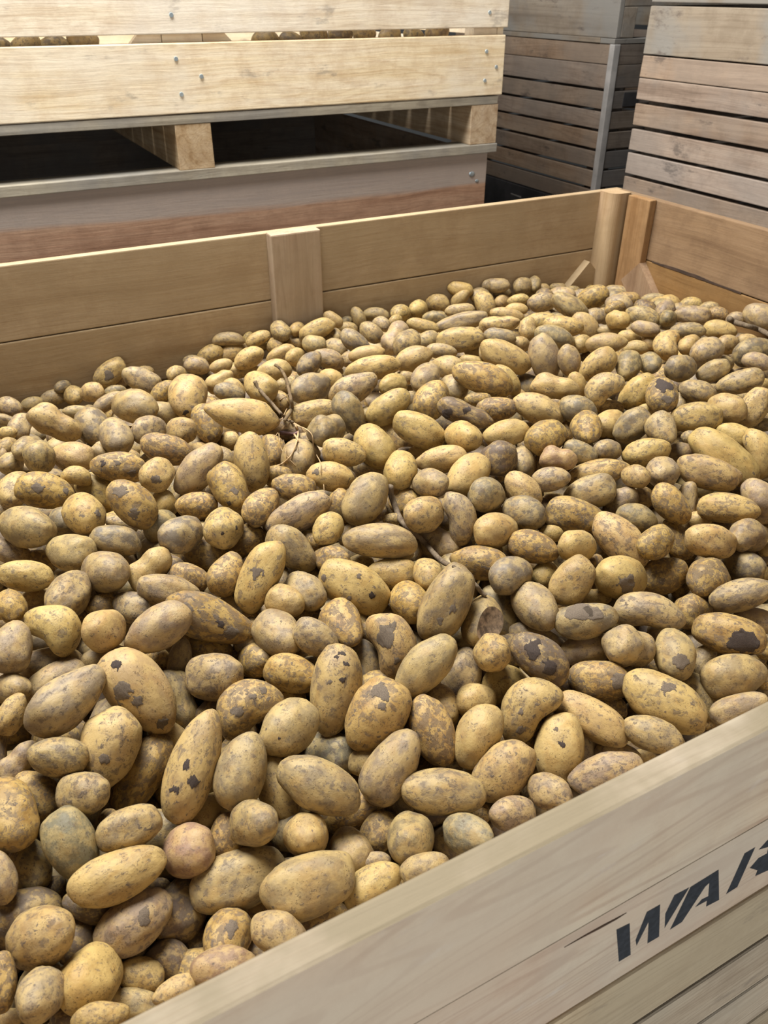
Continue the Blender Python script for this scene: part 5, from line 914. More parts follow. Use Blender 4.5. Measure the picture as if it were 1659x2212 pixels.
def potato_skin(name, from_attr):
    """skin tint comes from the object's own colour (or a mesh attribute for the heap); alpha = amount of soil"""
    M = NT(name)
    if from_attr:
        at = M.n('ShaderNodeAttribute', attribute_name='pco')
        vec = at.outputs['Vector']
        at2 = M.n('ShaderNodeAttribute', attribute_name='tint')
        tint, soil = at2.outputs['Color'], at2.outputs['Alpha']
    else:
        tc = M.n('ShaderNodeTexCoord').outputs['Object']
        oi = M.n('ShaderNodeObjectInfo')
        cb = M.n('ShaderNodeCombineXYZ')
        for i, k in enumerate((61.0, 37.0, 83.0)):
            M.l(M.math('MULTIPLY', oi.outputs['Random'], k), cb.inputs[i])
        ad = M.n('ShaderNodeVectorMath', operation='ADD')
        M.l(tc, ad.inputs[0])
        M.l(cb.outputs[0], ad.inputs[1])
        vec = ad.outputs[0]
        tint, soil = oi.outputs['Color'], oi.outputs['Alpha']
    # mottled skin: cleaner yellow patches through a film of dried dust
    dusty = M.mix(0.5, M.mix(1.0, tint, (0.52, 0.52, 0.60), 'MULTIPLY'), (0.21, 0.155, 0.10))
    light = M.mix(0.35, tint, (0.66, 0.46, 0.16))
    n1 = M.noise(vec, 1.7, 4, 0.62)
    c = M.mix(M.ramp(n1, 0.40, 0.60), light, tint)
    n2 = M.noise(vec, 3.4, 6, 0.7, 0.4)
    thr = M.math('MULTIPLY_ADD', soil, -0.16, 0.62)
    film = M.ramp(n2, thr, M.math('ADD', thr, 0.06))
    c = M.mix(M.math('MULTIPLY', film, 0.85), c, dusty)
    n5 = M.noise(vec, 1.3, 3, 0.6)
    c = M.mix(M.math('MULTIPLY', M.ramp(n5, 0.50, 0.64), 0.32), c, M.mix(1.0, c, (0.80, 0.62, 0.42), 'MULTIPLY'))
    # crusts of dark earth with sharp edges
    n3 = M.noise(vec, 3.1, 4, 0.60, 0.3)
    t3 = M.math('MULTIPLY_ADD', soil, -0.10, 0.70)
    crust = M.ramp(n3, t3, M.math('ADD', t3, 0.018))
    earth = M.mix(M.noise(vec, 7, 3), (0.085, 0.062, 0.045), (0.17, 0.13, 0.095))
    c = M.mix(M.math('MULTIPLY', crust, 0.82), c, earth)
    # peppering of fine specks and netting
    n4 = M.noise(vec, 13, 6, 0.78)
    where = M.ramp(M.noise(vec, 2.0, 3), 0.40, 0.62)
    sp = M.math('MULTIPLY', M.ramp(n4, 0.54, 0.60), where)
    c = M.mix(M.math('MULTIPLY', sp, 0.8), c, (0.085, 0.052, 0.026))
    vo = M.n('ShaderNodeTexVoronoi')
    vo.inputs['Scale'].default_value = 5.5
    M.l(vec, vo.inputs['Vector'])
    dot = M.ramp(vo.outputs['Distance'], 0.13, 0.07)
    c = M.mix(M.math('MULTIPLY', dot, 0.45), c, (0.13, 0.09, 0.055))
    M.l(c, M.b.inputs['Base Color'])
    M.l(M.math('MULTIPLY_ADD', crust, 0.2, M.math('MULTIPLY_ADD', film, 0.14, 0.50)), M.b.inputs['Roughness'])
    M.b.inputs['Specular IOR Level'].default_value = 0.36
    bp = M.n('ShaderNodeBump')
    bp.inputs['Strength'].default_value = 0.5
    bp.inputs['Distance'].default_value = 0.0016
    hgt = M.math('ADD', M.math('MULTIPLY', n4, 0.5), M.math('MULTIPLY', M.noise(vec, 5, 4), 0.9))
    hgt = M.math('ADD', hgt, M.math('MULTIPLY', crust, 0.5))
    hgt = M.math('ADD', hgt, M.math('MULTIPLY', dot, -0.5))
    M.l(hgt, bp.inputs['Height'])
    M.l(bp.outputs[0], M.b.inputs['Normal'])
    return M.m


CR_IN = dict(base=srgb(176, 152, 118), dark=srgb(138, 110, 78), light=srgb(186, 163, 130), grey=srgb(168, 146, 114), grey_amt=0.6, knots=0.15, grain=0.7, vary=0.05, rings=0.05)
MAT = {
    'dust_x': wood('dusty_inner_board_x', axis='x', **CR_IN),
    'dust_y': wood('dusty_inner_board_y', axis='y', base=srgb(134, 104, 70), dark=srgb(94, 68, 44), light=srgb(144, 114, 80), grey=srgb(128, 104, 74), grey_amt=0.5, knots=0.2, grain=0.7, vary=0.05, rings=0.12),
    'dust_z': wood('dusty_post', axis='z', base=srgb(168, 140, 110), dark=srgb(126, 98, 70), light=srgb(178, 152, 124), knots=0.15, vary=0.06, grey=srgb(170, 150, 118), grey_amt=0.5),
    'orange_z': wood('orange_batten', axis='z', base=srgb(142, 110, 78), dark=srgb(100, 74, 50), light=srgb(154, 124, 92), knots=0.3, vary=0.04),
    'front_x': wood('weathered_front_board', axis='x', base=srgb(204, 182, 153), dark=srgb(152, 116, 92), light=srgb(214, 198, 172), red=srgb(200, 170, 144), grey=srgb(198, 186, 166), grey_amt=0.6, blotch=srgb(204, 196, 186), blotch_amt=0.5, knots=0.3, vary=0.04, topc=srgb(130, 116, 90), rings=0.42),
    'slat_x': wood('front_slat', axis='x', base=srgb(182, 164, 138), dark=srgb(128, 106, 84), light=srgb(194, 178, 152), grey=srgb(168, 158, 138), grey_amt=0.6, blotch=srgb(110, 100, 92), blotch_amt=0.5, knots=0.4, vary=0.07, rings=0.3),
    'pale_x': wood('pale_new_board', axis='x', base=srgb(230, 210, 174), dark=srgb(176, 142, 104), light=srgb(238, 222, 194), grey=srgb(228, 218, 200), grey_amt=0.45, blotch=srgb(120, 112, 104), blotch_amt=0.45, knots=0.55, vary=0.03),
    'grey_x': wood('greyed_rail', axis='x', base=srgb(150, 140, 122), dark=srgb(100, 90, 76), light=srgb(172, 162, 142), grey=srgb(130, 128, 124), grey_amt=0.5, knots=0.2, vary=0.06),
    'bearer_y': wood('pallet_bearer', axis='y', base=srgb(178, 150, 112), dark=srgb(130, 98, 66), light=srgb(196, 172, 138), knots=0.2, vary=0.06),
    'stained_x': wood('stained_orange_board', axis='x', base=srgb(172, 130, 98), dark=srgb(118, 82, 58), light=srgb(184, 146, 114), knots=0.9, vary=0.04, zstain=(1.07, 1.10, srgb(166, 160, 152), 0.65)),
    'old_y': wood('old_brown_slat_y', axis='y', base=srgb(146, 124, 104), dark=srgb(92, 74, 60), light=srgb(162, 142, 122), grey=srgb(136, 124, 112), grey_amt=0.6, blotch=srgb(70, 62, 58), blotch_amt=0.6, knots=0.4, vary=0.12),
    'old_x': wood('old_brown_slat_x', axis='x', base=srgb(112, 99, 86), dark=srgb(66, 56, 48), light=srgb(122, 110, 98), grey=srgb(100, 98, 96), grey_amt=0.6, knots=0.3, vary=0.1),
    'ply_y': wood('weathered_skirt_board', axis='y', base=srgb(142, 126, 106), dark=srgb(104, 88, 70), light=srgb(158, 144, 124), grey=srgb(138, 134, 126), grey_amt=0.8, blotch=srgb(96, 84, 76), blotch_amt=0.7, knots=0.1, vary=0.03, grain=0.5),
    'black_y': plain('blackened_board', srgb(58, 56, 56), 0.6, 0, 0.35, 6),
    'steel': plain('galvanised_screw', srgb(190, 205, 212), 0.35, 0.8, 0.1),
    'strap': plain('worn_grey_edge', srgb(176, 170, 163), 0.6, 0.0, 0.15, 9),
    'paint': plain('black_stencil_paint', srgb(48, 52, 58), 0.6, 0, 0.2, 120),
    'bark': wood('dry_stem_bark', axis='z', base=srgb(104, 84, 60), dark=srgb(52, 38, 28), light=srgb(136, 116, 86), knots=0, grain=4.0, vary=0.05, blotch=srgb(58, 44, 32), blotch_amt=0.7, rough=0.85),
    'root': plain('dry_rootlet', srgb(176, 146, 104), 0.8, 0, 0.3, 60),
    'crown': plain('purplish_root_crown', srgb(120, 88, 82), 0.7, 0, 0.3, 80),
    'floor': plain('concrete_floor', srgb(92, 90, 86), 0.85, 0, 0.15, 3),
    'wall': plain('shed_panel', srgb(120, 122, 122), 0.8, 0, 0.06, 1.5),
    'cut': plain('dried_cut_flesh', srgb(122, 100, 76), 0.9, 0, 0.5, 3.2),
    'skin': potato_skin('potato_skin', False),
    'skin_heap': potato_skin('potato_skin_heap', True),
}

# ------------------------------------------------------------------ setting
def struct(name, x0, x1, y0, y1, z0, z1, mat):
    return tag(box_obj(name, x0, x1, y0, y1, z0, z1, mat, bev=0), kind='structure')


struct('floor', -6, 9, -5, 9, -0.1, 0.0, MAT['floor'])
struct('wall_back', -6, 9, 7.0, 7.15, 0.0, 4.6, MAT['wall'])
struct('wall_right', 7.0, 7.15, -5, 7.0, 0.0, 4.6, MAT['wall'])

# ------------------------------------------------------------------ open crate in the foreground
rnd = random.Random(11)
FX0, FX1 = -0.31, 1.9726        # inner faces
FY0, FY1 = 0.2995, 2.0983
TH = 0.027
RIM = 1.20
crate = empty('potato_crate', (0.83, 1.2, 0.0), 'large open wooden crate heaped with potatoes, dusty inside, its front board stencilled in black', 'crate')


def board(name, x0, x1, y0, y1, z0, z1, mat, bev=0.003, parent=crate, label=None):
    o = box_obj(name, x0, x1, y0, y1, z0, z1, mat, parent, bev, 0.0012, rnd)
    if label: o['label'] = label
    return o


# front wall
board('board', FX0 - TH, FX1 + TH, FY0 - TH, FY0, 1.0325, RIM, MAT['front_x'], 0.004, label='pale pinkish top board with a worn upper edge')
board('board', FX0 - TH, FX1 + TH, FY0 - TH + 0.0012, FY0, 0.871, 1.0322, MAT['front_x'], 0.002, label='pale board stencilled with black letters')
zt = 0.857
while zt > 0.2:
    board('slat', FX0 - TH, FX1 + TH, FY0 - TH + 0.001, FY0, zt - 0.143, zt, MAT['slat_x'])
    zt -= 0.156
# back wall, right wall, left wall
for y0, y1 in ((FY1, FY1 + TH),):
    board('board', FX0 - TH, FX1 + TH, y0, y1, 1.0185, RIM, MAT['dust_x'])
    board('board', FX0 - TH, FX1 + TH, y0, y1, 0.845, 1.0160, MAT['dust_x'])
    zt = 0.84
    while zt > 0.2:
        board('slat', FX0 - TH, FX1 + TH, y0, y1, zt - 0.15, zt, MAT['dust_x'])
        zt -= 0.156
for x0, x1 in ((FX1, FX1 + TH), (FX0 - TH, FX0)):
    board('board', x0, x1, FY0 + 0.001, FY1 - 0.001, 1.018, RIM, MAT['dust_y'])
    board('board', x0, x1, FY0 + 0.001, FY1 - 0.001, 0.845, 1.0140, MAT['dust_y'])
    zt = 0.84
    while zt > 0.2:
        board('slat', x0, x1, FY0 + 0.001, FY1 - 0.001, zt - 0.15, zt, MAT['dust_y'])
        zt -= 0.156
# dark split along the lower edge of the right wall's top board
bm = bmesh.new()
rs_ = random.Random(8)
up_e, lo_e = [], []
for k in range(19):
    t = k / 18
    ys = 1.89 - 0.36 * t
    h_ = 0.0015 + 0.007 * math.sin(math.pi * min(1, t * 1.15)) ** 2 * rs_.uniform(0.6, 1.2)
    up_e.append(Vector((FX1 - 0.0014, ys, 1.0165 + h_ + 0.002)))
    lo_e.append(Vector((FX1 - 0.0014, ys, 1.0155 + rs_.uniform(-0.001, 0.001))))
add_prism(bm, up_e + lo_e[::-1], Vector((0.0012, 0, 0)))
bmesh.ops.triangulate(bm, faces=[f for f in bm.faces if len(f.verts) > 4])
o = link_bm('split', bm, plain('dark_split', srgb(66, 48, 34), 0.9), crate)
o['label'] = 'dark splintered crack between the boards'
# split in the stencilled board
bm = bmesh.new()
add_prism(bm, [Vector(p) + Vector((0, 0.0012, 0)) for p in CRACK], Vector((0, 0.0012, 0)))
link_bm('split', bm, bpy.data.materials['dark_split'], crate)
# posts inside: centre of back wall, corners
board('post', 0.751, 0.893, FY1 - 0.045, FY1 - 0.0005, 0.16, RIM + 0.004, MAT['dust_z'], 0.004, label='flat centre post on the back wall')


def round_post(cx, cy, sx, sy, s=0.066, r=0.03):
    """corner post, square with one rounded inner edge"""
    pts = [(0, 0), (s, 0)]
    for k in range(9):
        a = math.pi / 2 * k / 8
        pts.append((s - r + r * math.cos(a), s - r + r * math.sin(a)))
    pts.append((0, s))
    bm = bmesh.new()
    add_prism(bm, [Vector((cx + sx * x, cy + sy * y, 0.16)) for x, y in pts], Vector((0, 0, RIM - 0.16 + 0.003)))
    o = link_bm('corner_post', bm, MAT['dust_z'], crate)
    return o


E0 = 0.0006
round_post(FX1 - E0, FY1 - E0, -1, -1, 0.068)
round_post(FX0 + E0, FY1 - E0, 1, -1, 0.068)
round_post(FX0 + E0, FY0 + E0, 1, 1, 0.05)
o = board('batten', FX1 - 0.026, FX1 - E0, 1.915, 2.012, 0.16, RIM + 0.001, MAT['orange_z'], label='orange-brown batten on the right wall beside the corner post')
# 45 degree braces
def brace(p0, p1, width, thick_axis, th, mat, name='brace'):
    p0, p1 = Vector(p0), Vector(p1)
    d = (p1 - p0).normalized()
    nv = Vector((1, 0, 0)) if thick_axis == 'x' else Vector((0, 1, 0))
    w = nv.cross(d).normalized() * width
    bm = bmesh.new()
    a = [p0, p1, p1 + w, p0 + w]
    add_prism(bm, a, nv * th)
    return link_bm(name, bm, mat, crate)


brace((FX1 - 0.028, 1.915, 1.010), (FX1 - 0.028, 1.45, 0.56), 0.10, 'x', 0.0275, MAT['orange_z'])
brace((1.875, FY1 - 0.030, 0.985), (1.42, FY1 - 0.030, 0.53), -0.10, 'y', 0.0295, MAT['dust_x'])
# floor of the crate and its pallet base
bm = bmesh.new()
for k in range(16):
    x = FX0 + 0.001 + k * (FX1 - FX0) / 16
    add_box(bm, x, x + (FX1 - FX0) / 16 - 0.008, FY0 + 0.001, FY1 - 0.001, 0.13, 0.152, 0.001)
link_bm('base_boards', bm, MAT['old_x'], crate)
for x in (FX0 - TH, 0.77, FX1 + TH - 0.1):
    board('bearer', x, x + 0.1, FY0 - TH, FY1 + TH, 0.0, 0.128, MAT['bearer_y'])
# stencilled letters (thin paint)
for k, g in enumerate(LETTERS):
    bm = bmesh.new()
    add_prism(bm, [Vector((x, FY0 - TH + 0.0006, z)) for x, z in g], Vector((0, 0.0010, 0)))
    bmesh.ops.triangulate(bm, faces=[f for f in bm.faces if len(f.verts) > 4])
    o = link_bm('stencil_stroke', bm, MAT['paint'], crate)


# ------------------------------------------------------------------ crates behind
def parts_box(root, name, boxes, mat, bev=0.002, label=None):
    bm = bmesh.new()
    for b in boxes:
        add_box(bm, *b, bev, 0.0015, rnd)
    o = link_bm(name, bm, mat, root)
    if label: o['label'] = label
    return o


PY = 2.90            # front face of the stack behind
# upper pale crate on its pallet
up_c = empty('potato_crate', (0.81, PY + 0.9, 1.195), 'pale new wooden crate standing on a crate behind, potatoes showing through its slot', 'crate', )
PX0, PX1 = -0.44, 2.062
o = box_obj('board', PX0, PX1, PY, PY + 0.027, 1.628, 1.800, MAT['pale_x'], up_c, 0.003, 0.001, rnd)
o = box_obj('board', PX0, PX1 - 0.006, PY, PY + 0.027, 1.402, 1.604, MAT['pale_x'], up_c, 0.003, 0.001, rnd)
for z0 in (1.825, 2.02, 2.215):
    box_obj('board', PX0, PX1, PY, PY + 0.027, z0, z0 + 0.175, MAT['pale_x'], up_c, 0.003, 0.001, rnd)
for x in (PX0, PX1 - 0.027):
    parts_box(up_c, 'side_boards', [(x, x + 0.027, PY + 0.029, PY + 1.75, z, z + 0.175) for z in (1.402, 1.60, 1.80, 2.0, 2.2)], MAT['pale_x'])
parts_box(up_c, 'back_boards', [(PX0, PX1, PY + 1.752, PY + 1.779, z, z + 0.175) for z in (1.402, 1.60, 1.80, 2.0, 2.2)], MAT['pale_x'])
for x in (PX0 + 0.028, PX1 - 0.135):
    box_obj('post', x, x + 0.105, PY + 0.028, PY + 0.09, 1.405, 2.39, MAT['pale_x'], up_c, 0.003)
box_obj('post', 0.755, 0.885, PY + 0.028, PY + 0.075, 1.405, 2.39, MAT['pale_x'], up_c, 0.003)
for s in (-1, 1):
    bm = bmesh.new()
    xc = 0.82
    a = [Vector((xc + s * 0.068, PY + 0.029, 1.70)), Vector((xc + s * 0.068, PY + 0.029, 1.53)), Vector((xc + s * 0.22, PY + 0.029, 1.41)), Vector((xc + s * 0.36, PY + 0.029, 1.41))]
    add_prism(bm, a, Vector((0, 0.03, 0)))
    link_bm('brace', bm, MAT['pale_x'], up_c)
parts_box(up_c, 'deck', [(PX0, PX1 - 0.02, PY + 0.002 + k * 0.16, PY + 0.15 + k * 0.16, 1.371, 1.400) for k in range(11)], MAT['grey_x'], label='greyed deck boards under the crate')
for x0, x1 in ((PX0 + 0.01, PX0 + 0.135), (0.753, 0.876), (1.922, 2.046)):
    o = box_obj('bearer', x0, x1, PY + 0.004, PY + 1.75, 1.229, 1.370, MAT['bearer_y'], up_c, 0.002)
parts_box(up_c, 'bottom_rail', [(PX0, 2.05, PY - 0.002, PY + 0.105, 1.196, 1.228)], MAT['grey_x'], 0.003, 'grey rail under the pallet')
parts_box(up_c, 'bottom_rail', [(PX0, 2.05, PY + 1.65, PY + 1.75, 1.196, 1.228)], MAT['grey_x'], 0.003)
for x, z in ((0.786, 1.679), (0.784, 1.56), (0.861, 1.508), (0.788, 1.459), (1.975, 1.676), (1.972, 1.551), (2.021, 1.498), (1.972, 1.454)):
    bm = bmesh.new()
    bmesh.ops.create_cone(bm, cap_ends=True, segments=14, radius1=0.0075, radius2=0.006, depth=0.004,
                          matrix=Matrix.Translation((x, PY - 0.001, z)) @ Matrix.Rotation(math.pi / 2, 4, 'X'))
    link_bm('screw', bm, MAT['steel'], up_c)
# lower crate of that stack
lo_c = empty('crate', (0.8, PY + 0.9, 0.0), 'brown stained crate with grey upper edge, under the pallet of the pale crate', 'crate')
LX0, LX1 = -0.44, 2.016
box_obj('board', LX0, LX1, PY + 0.012, PY + 0.04, 0.955, 1.195, MAT['stained_x'], lo_c, 0.003, 0.001, rnd)
parts_box(lo_c, 'slats', [(LX0, LX1, PY + 0.012, PY + 0.04, z, z + 0.15) for z in (0.15, 0.31, 0.47, 0.63, 0.79)], MAT['stained_x'])
for x in (LX0, LX1 - 0.027):
    parts_box(lo_c, 'side_boards', [(x, x + 0.027, PY + 0.042, PY + 1.7, z, z + 0.15) for z in (0.15, 0.31, 0.47, 0.63, 0.79, 0.95, 1.04)], MAT['old_y'])
parts_box(lo_c, 'back_boards', [(LX0, LX1, PY + 1.702, PY + 1.73, z, z + 0.15) for z in (0.15, 0.31, 0.47, 0.63, 0.79, 0.95, 1.04)], MAT['old_x'])
parts_box(lo_c, 'base', [(LX0, LX1, PY + 0.012, PY + 1.73, 0.12, 0.148)] + [(x, x + 0.1, PY + 0.012, PY + 1.73, 0.0, 0.119) for x in (LX0, 0.75, LX1 - 0.1)], MAT['old_x'])
for x, z, r_ in ((1.945, 1.118, 0.010), (1.972, 1.09, 0.006)):
    bm = bmesh.new()
    bmesh.ops.create_uvsphere(bm, u_segments=12, v_segments=8, radius=r_, matrix=Matrix.Translation((x, PY + 0.011, z)) @ Matrix.Diagonal((1.4, 0.3, 1, 1)))
    o = link_bm('white_mark', bm, MAT['steel'], lo_c, True)


def slat_stack(nm, label, x0, x1, y0, y1, rows, front_rows=None, mat_y='old_y', cat='crate', base=None, extra=None):
    root = empty(nm, ((x0 + x1) / 2, (y0 + y1) / 2, rows[-1][0] if base is None else base), label, cat)
    parts_box(root, 'side_slats', [(x0, x0 + 0.026, y0, y1, a, b) for a, b in rows], MAT[mat_y], 0.003)
    fr = front_rows or rows
    parts_box(root, 'end_slats', [(x0 + 0.028, x1, y0, y0 + 0.026, a, b) for a, b in fr], MAT['old_x'] if mat_y != 'ply_y' else MAT['old_x'], 0.003)
    parts_box(root, 'rear_slats', [(x0 + 0.028, x1, y1 - 0.026, y1, a, b) for a, b in fr] , MAT['old_x'], 0.002)
    parts_box(root, 'far_side_slats', [(x1 + 0.002, x1 + 0.028, y0, y1, a, b) for a, b in rows], MAT['old_y'], 0.002)
    zt, zb = rows[0][1], rows[-1][0]
    for px in (x0 + 0.03, x1 - 0.10):
        for py in (y0 + 0.03, y1 - 0.13):
            box_obj('post', px, px + 0.07, py, py + 0.09, zb, zt - 0.002, MAT['old_x'], root)
    return root


# middle stack, far corner
MX, MY0, MY1, MXE = 3.0, 3.35, 4.75, 4.3
rows = [(1.445, 1.531), (1.344, 1.443)] + [(1.344 - 0.0905 * (k + 1) + 0.0, 1.344 - 0.0905 * k - 0.013) for k in range(6)]
m1 = slat_stack('crate', 'old brown slatted crate in the far corner with a pale worn vertical edge', MX, MXE, MY0, MY1, rows)
parts_box(m1, 'corner_strip', [(MX - 0.004, MX + 0.034, MY0 - 0.006, MY0 + 0.03, 0.80, 1.53)], MAT['strap'], 0.0035, 'pale worn corner edge')
parts_box(m1, 'dark_plate', [(MX + 0.10, MX + 0.20, MY0 - 0.004, MY0 - 0.0005, 1.262, 1.325)], MAT['black_y'], 0.001, 'black patch near the corner')  # thin dark plate set flat on the end slats
# crate above it: long skirt board and fork opening
m2 = empty('crate', (3.6, 4.0, 1.532), 'weathered wide-sided crate topping the far corner stack, dark fork opening at its end', 'crate')
parts_box(m2, 'skirt_board', [(MX, MX + 0.03, MY0, MY1, 1.556, 1.80)], MAT['ply_y'], 0.004)
parts_box(m2, 'skirt_board', [(MXE, MXE + 0.03, MY0, MY1, 1.556, 1.80)], MAT['ply_y'], 0.004)
parts_box(m2, 'bottom_rail', [(MX - 0.004, MXE + 0.03, MY0 - 0.002, MY0 + 0.1, 1.533, 1.554), (MX - 0.004, MX + 0.1, MY0 + 0.102, MY1, 1.533, 1.554)], MAT['ply_y'], 0.002)
parts_box(m2, 'end_block', [(MX + 0.031, MX + 0.11, MY0 + 0.001, MY0 + 0.12, 1.556, 1.68)], MAT['ply_y'], 0.003)
parts_box(m2, 'end_board', [(MX + 0.031, MXE - 0.001, MY0 + 0.001, MY0 + 0.03, 1.682, 1.80)], MAT['ply_y'], 0.003)
parts_box(m2, 'side_slats', [(MX, MX + 0.028, MY0, MY1, 1.81 + 0.1 * k, 1.90 + 0.1 * k) for k in range(5)], MAT['old_y'], 0.003)
parts_box(m2, 'end_slats', [(MX + 0.03, MXE, MY0, MY0 + 0.028, 1.81 + 0.1 * k, 1.90 + 0.1 * k) for k in range(5)], MAT['old_x'], 0.003)
# blackened crate at the bottom
m3 = empty('crate', (3.6, 4.0, 0.0), 'blackened crate at the bottom of the far corner stack, just above the open crate rim', 'crate')
parts_box(m3, 'side_board', [(MX - 0.01, MX + 0.02, MY0 - 0.01, MY1, 0.42, 0.796)], MAT['black_y'], 0.003)
parts_box(m3, 'side_board', [(MX - 0.01, MX + 0.02, MY0 - 0.01, MY1, 0.05, 0.40)], MAT['black_y'], 0.003)
parts_box(m3, 'end_board', [(MX + 0.022, MXE, MY0 - 0.01, MY0 + 0.02, 0.05, 0.796)], MAT['black_y'], 0.003)
parts_box(m3, 'skid', [(MX, MXE, MY0 + 0.05, MY0 + 0.15, 0.0, 0.049), (MX, MXE, MY1 - 0.15, MY1 - 0.05, 0.0, 0.049)], MAT['black_y'], 0.003)
parts_box(m3, 'scratch', [(MX - 0.0115, MX - 0.0102, 3.95, 4.05, 0.735, 0.742)], MAT['strap'], 0, 'pale scratch')

# right-hand stack
RX, RY0, RY1, RXE = 2.60, 1.25, 2.732, 3.9
rows = [(1.455, 1.532), (1.376, 1.453)] + [(1.376 - 0.0925 * (k + 1), 1.376 - 0.0925 * k - 0.014) for k in range(12)]
r1 = slat_stack('crate', 'brown slatted crate with narrow gaps, standing right behind the open crate on the right', RX, RXE, RY0, RY1, rows, base=0.0)
parts_box(r1, 'base', [(RX, RXE, RY0, RY0 + 0.1, 0.0, 0.26), (RX, RXE, RY1 - 0.1, RY1, 0.0, 0.26)], MAT['old_x'], 0.003)
r2 = empty('crate', (3.2, 2.0, 1.534), 'grey weathered crate on top of the right-hand slatted crate, broad smooth skirt board', 'crate')
parts_box(r2, 'skirt_board', [(RX, RX + 0.03, RY0, RY1, 1.536, 1.697)], MAT['ply_y'], 0.003)
parts_box(r2, 'skirt_board', [(RXE, RXE + 0.03, RY0, RY1, 1.536, 1.697)], MAT['ply_y'], 0.003)
parts_box(r2, 'end_board', [(RX + 0.032, RXE - 0.002, RY1 - 0.03, RY1, 1.536, 1.697), (RX + 0.032, RXE - 0.002, RY0, RY0 + 0.03, 1.536, 1.697)], MAT['old_x'], 0.003)
parts_box(r2, 'side_slats', [(RX, RX + 0.03, RY0, RY1, 1.708 + 0.105 * k, 1.803 + 0.105 * k) for k in range(6)], MAT['ply_y'], 0.003)
parts_box(r2, 'end_slats', [(RX + 0.032, RXE, y, y + 0.03, 1.708 + 0.105 * k, 1.803 + 0.105 * k) for k in range(6) for y in (RY0, RY1 - 0.03)], MAT['old_x'], 0.003)

# ------------------------------------------------------------------ potatoes
def potato_variant(i, sub=4, kind='plain'):
    """closed lumpy ellipsoid, long axis x (semi-axis 1.4), others 1"""
    r = random.Random(100 + i)
    bm = bmesh.new()
    bmesh.ops.create_icosphere(bm, subdivisions=sub, radius=1.0)
    off = Vector((r.uniform(0, 50), r.uniform(0, 50), r.uniform(0, 50)))
    taper = r.uniform(-0.12, 0.12)
    bend = r.uniform(-0.06, 0.06)
    square = r.uniform(0.92, 1.0)
    pinch = 0.0
    if kind == 'kidney': bend = -0.24
    if kind == 'pear': taper = -0.30
    if kind == 'heart': bend, taper = -0.22, 0.20
    if kind == 'lumpy': pinch = 0.16
    if kind == 'point': taper = 0.20
    eyes = []
    for _ in range(7):
        v = Vector((r.gauss(0, 1), r.gauss(0, 1), r.gauss(0, 1))).normalized()
        eyes.append((v, r.uniform(0.10, 0.17), r.uniform(0.02, 0.05)))
    amp = 0.10 if kind != 'lumpy' else 0.14
    for v in bm.verts:
        p = v.co.normalized()
        n0 = p.copy()
        q = Vector([math.copysign(abs(c) ** square, c) for c in p])
        rr = 1 + amp * noise.noise(n0 * 1.25 + off) + 0.028 * noise.noise(n0 * 3.1 + off) + 0.006 * noise.noise(n0 * 8 + off)
        for e, w, d in eyes:
            dd = (n0 - e).length
            if dd < w * 2:
                rr -= d * math.exp(-(dd / w) ** 2 * 2.2)
                rr += d * 0.35 * math.exp(-((dd - w) / (w * .4)) ** 2)
        q = q * rr
        t = q.x
        s = 1 + taper * t
        if pinch: s *= 1 - pinch * math.exp(-((t - 0.1) / 0.28) ** 2)
        if kind == 'heart' or kind == 'kidney':
            nt = math.exp(-(t / 0.38) ** 2) * max(0, n0.y)
            q.y -= 0.20 * nt
        if kind == 'point' and t > 0.55:
            s *= 1 - 0.5 * (t - 0.55)
        y = q.y * s + bend * (t * t * 1.3 - 0.4) * -1
        z = q.z * s * 0.98
        v.co = Vector((q.x * 1.4, y, z))
    # normalise to the nominal half sizes
    for ax, tgt in ((0, 1.4), (1, 1.0), (2, 1.0)):
        lo = min(v.co[ax] for v in bm.verts); hi = max(v.co[ax] for v in bm.verts)
        for v in bm.verts:
            v.co[ax] = (v.co[ax] - (lo + hi) / 2) * 2 * tgt / (hi - lo)
    me = bpy.data.meshes.new('potato')
    bm.to_mesh(me)
    bm.free()
    for p in me.polygons: p.use_smooth = True
    me.materials.append(MAT['skin'])
    return me


KINDS = ['plain'] * 10 + ['kidney', 'kidney', 'pear', 'heart', 'lumpy', 'lumpy', 'point']
VAR = [potato_variant(i, 4, k) for i, k in enumerate(KINDS)]
KIDX = {}
for i, k in enumerate(KINDS): KIDX.setdefault(k, []).append(i)

# skin tints (linear) and soil amount: yellow, brown dusty, grey dusty, dark blotched, near black, pinkish, greenish, cut
TINT = {'Y': (0.51, 0.345, 0.135, 0.45), 'B': (0.365, 0.262, 0.142, 0.45), 'G': (0.25, 0.19, 0.115, 0.35), 'D': (0.44, 0.27, 0.085, 0.90),
        'K': (0.17, 0.105, 0.055, 1.0), 'R': (0.40, 0.245, 0.125, 0.25), 'N': (0.27, 0.235, 0.125, 0.35), 'C': (0.34, 0.235, 0.11, 0.45)}


def tint_of(cls, r):
    t = TINT[cls]
    k = r.uniform(0.64, 0.84)
    return (t[0] * k, t[1] * k * r.uniform(0.97, 1.03), t[2] * k * r.uniform(0.85, 1.15), max(0, min(1, t[3] + r.uniform(-0.25, 0.2))))


def mat_of(row):
    (x, y, z, qw, qx, qy, qz, L, b, c) = row
    from mathutils import Quaternion
    return Matrix.Translation((x, y, z)) @ Quaternion((qw, qx, qy, qz)).to_matrix().to_4x4() @ Matrix.Diagonal((L / 1.4, b, c, 1))


SOIL = [plain('caked_grey_earth', srgb(104, 90, 74), 0.9, 0, 0.25, 30), plain('caked_black_earth', srgb(62, 50, 42), 0.9, 0, 0.3, 30)]


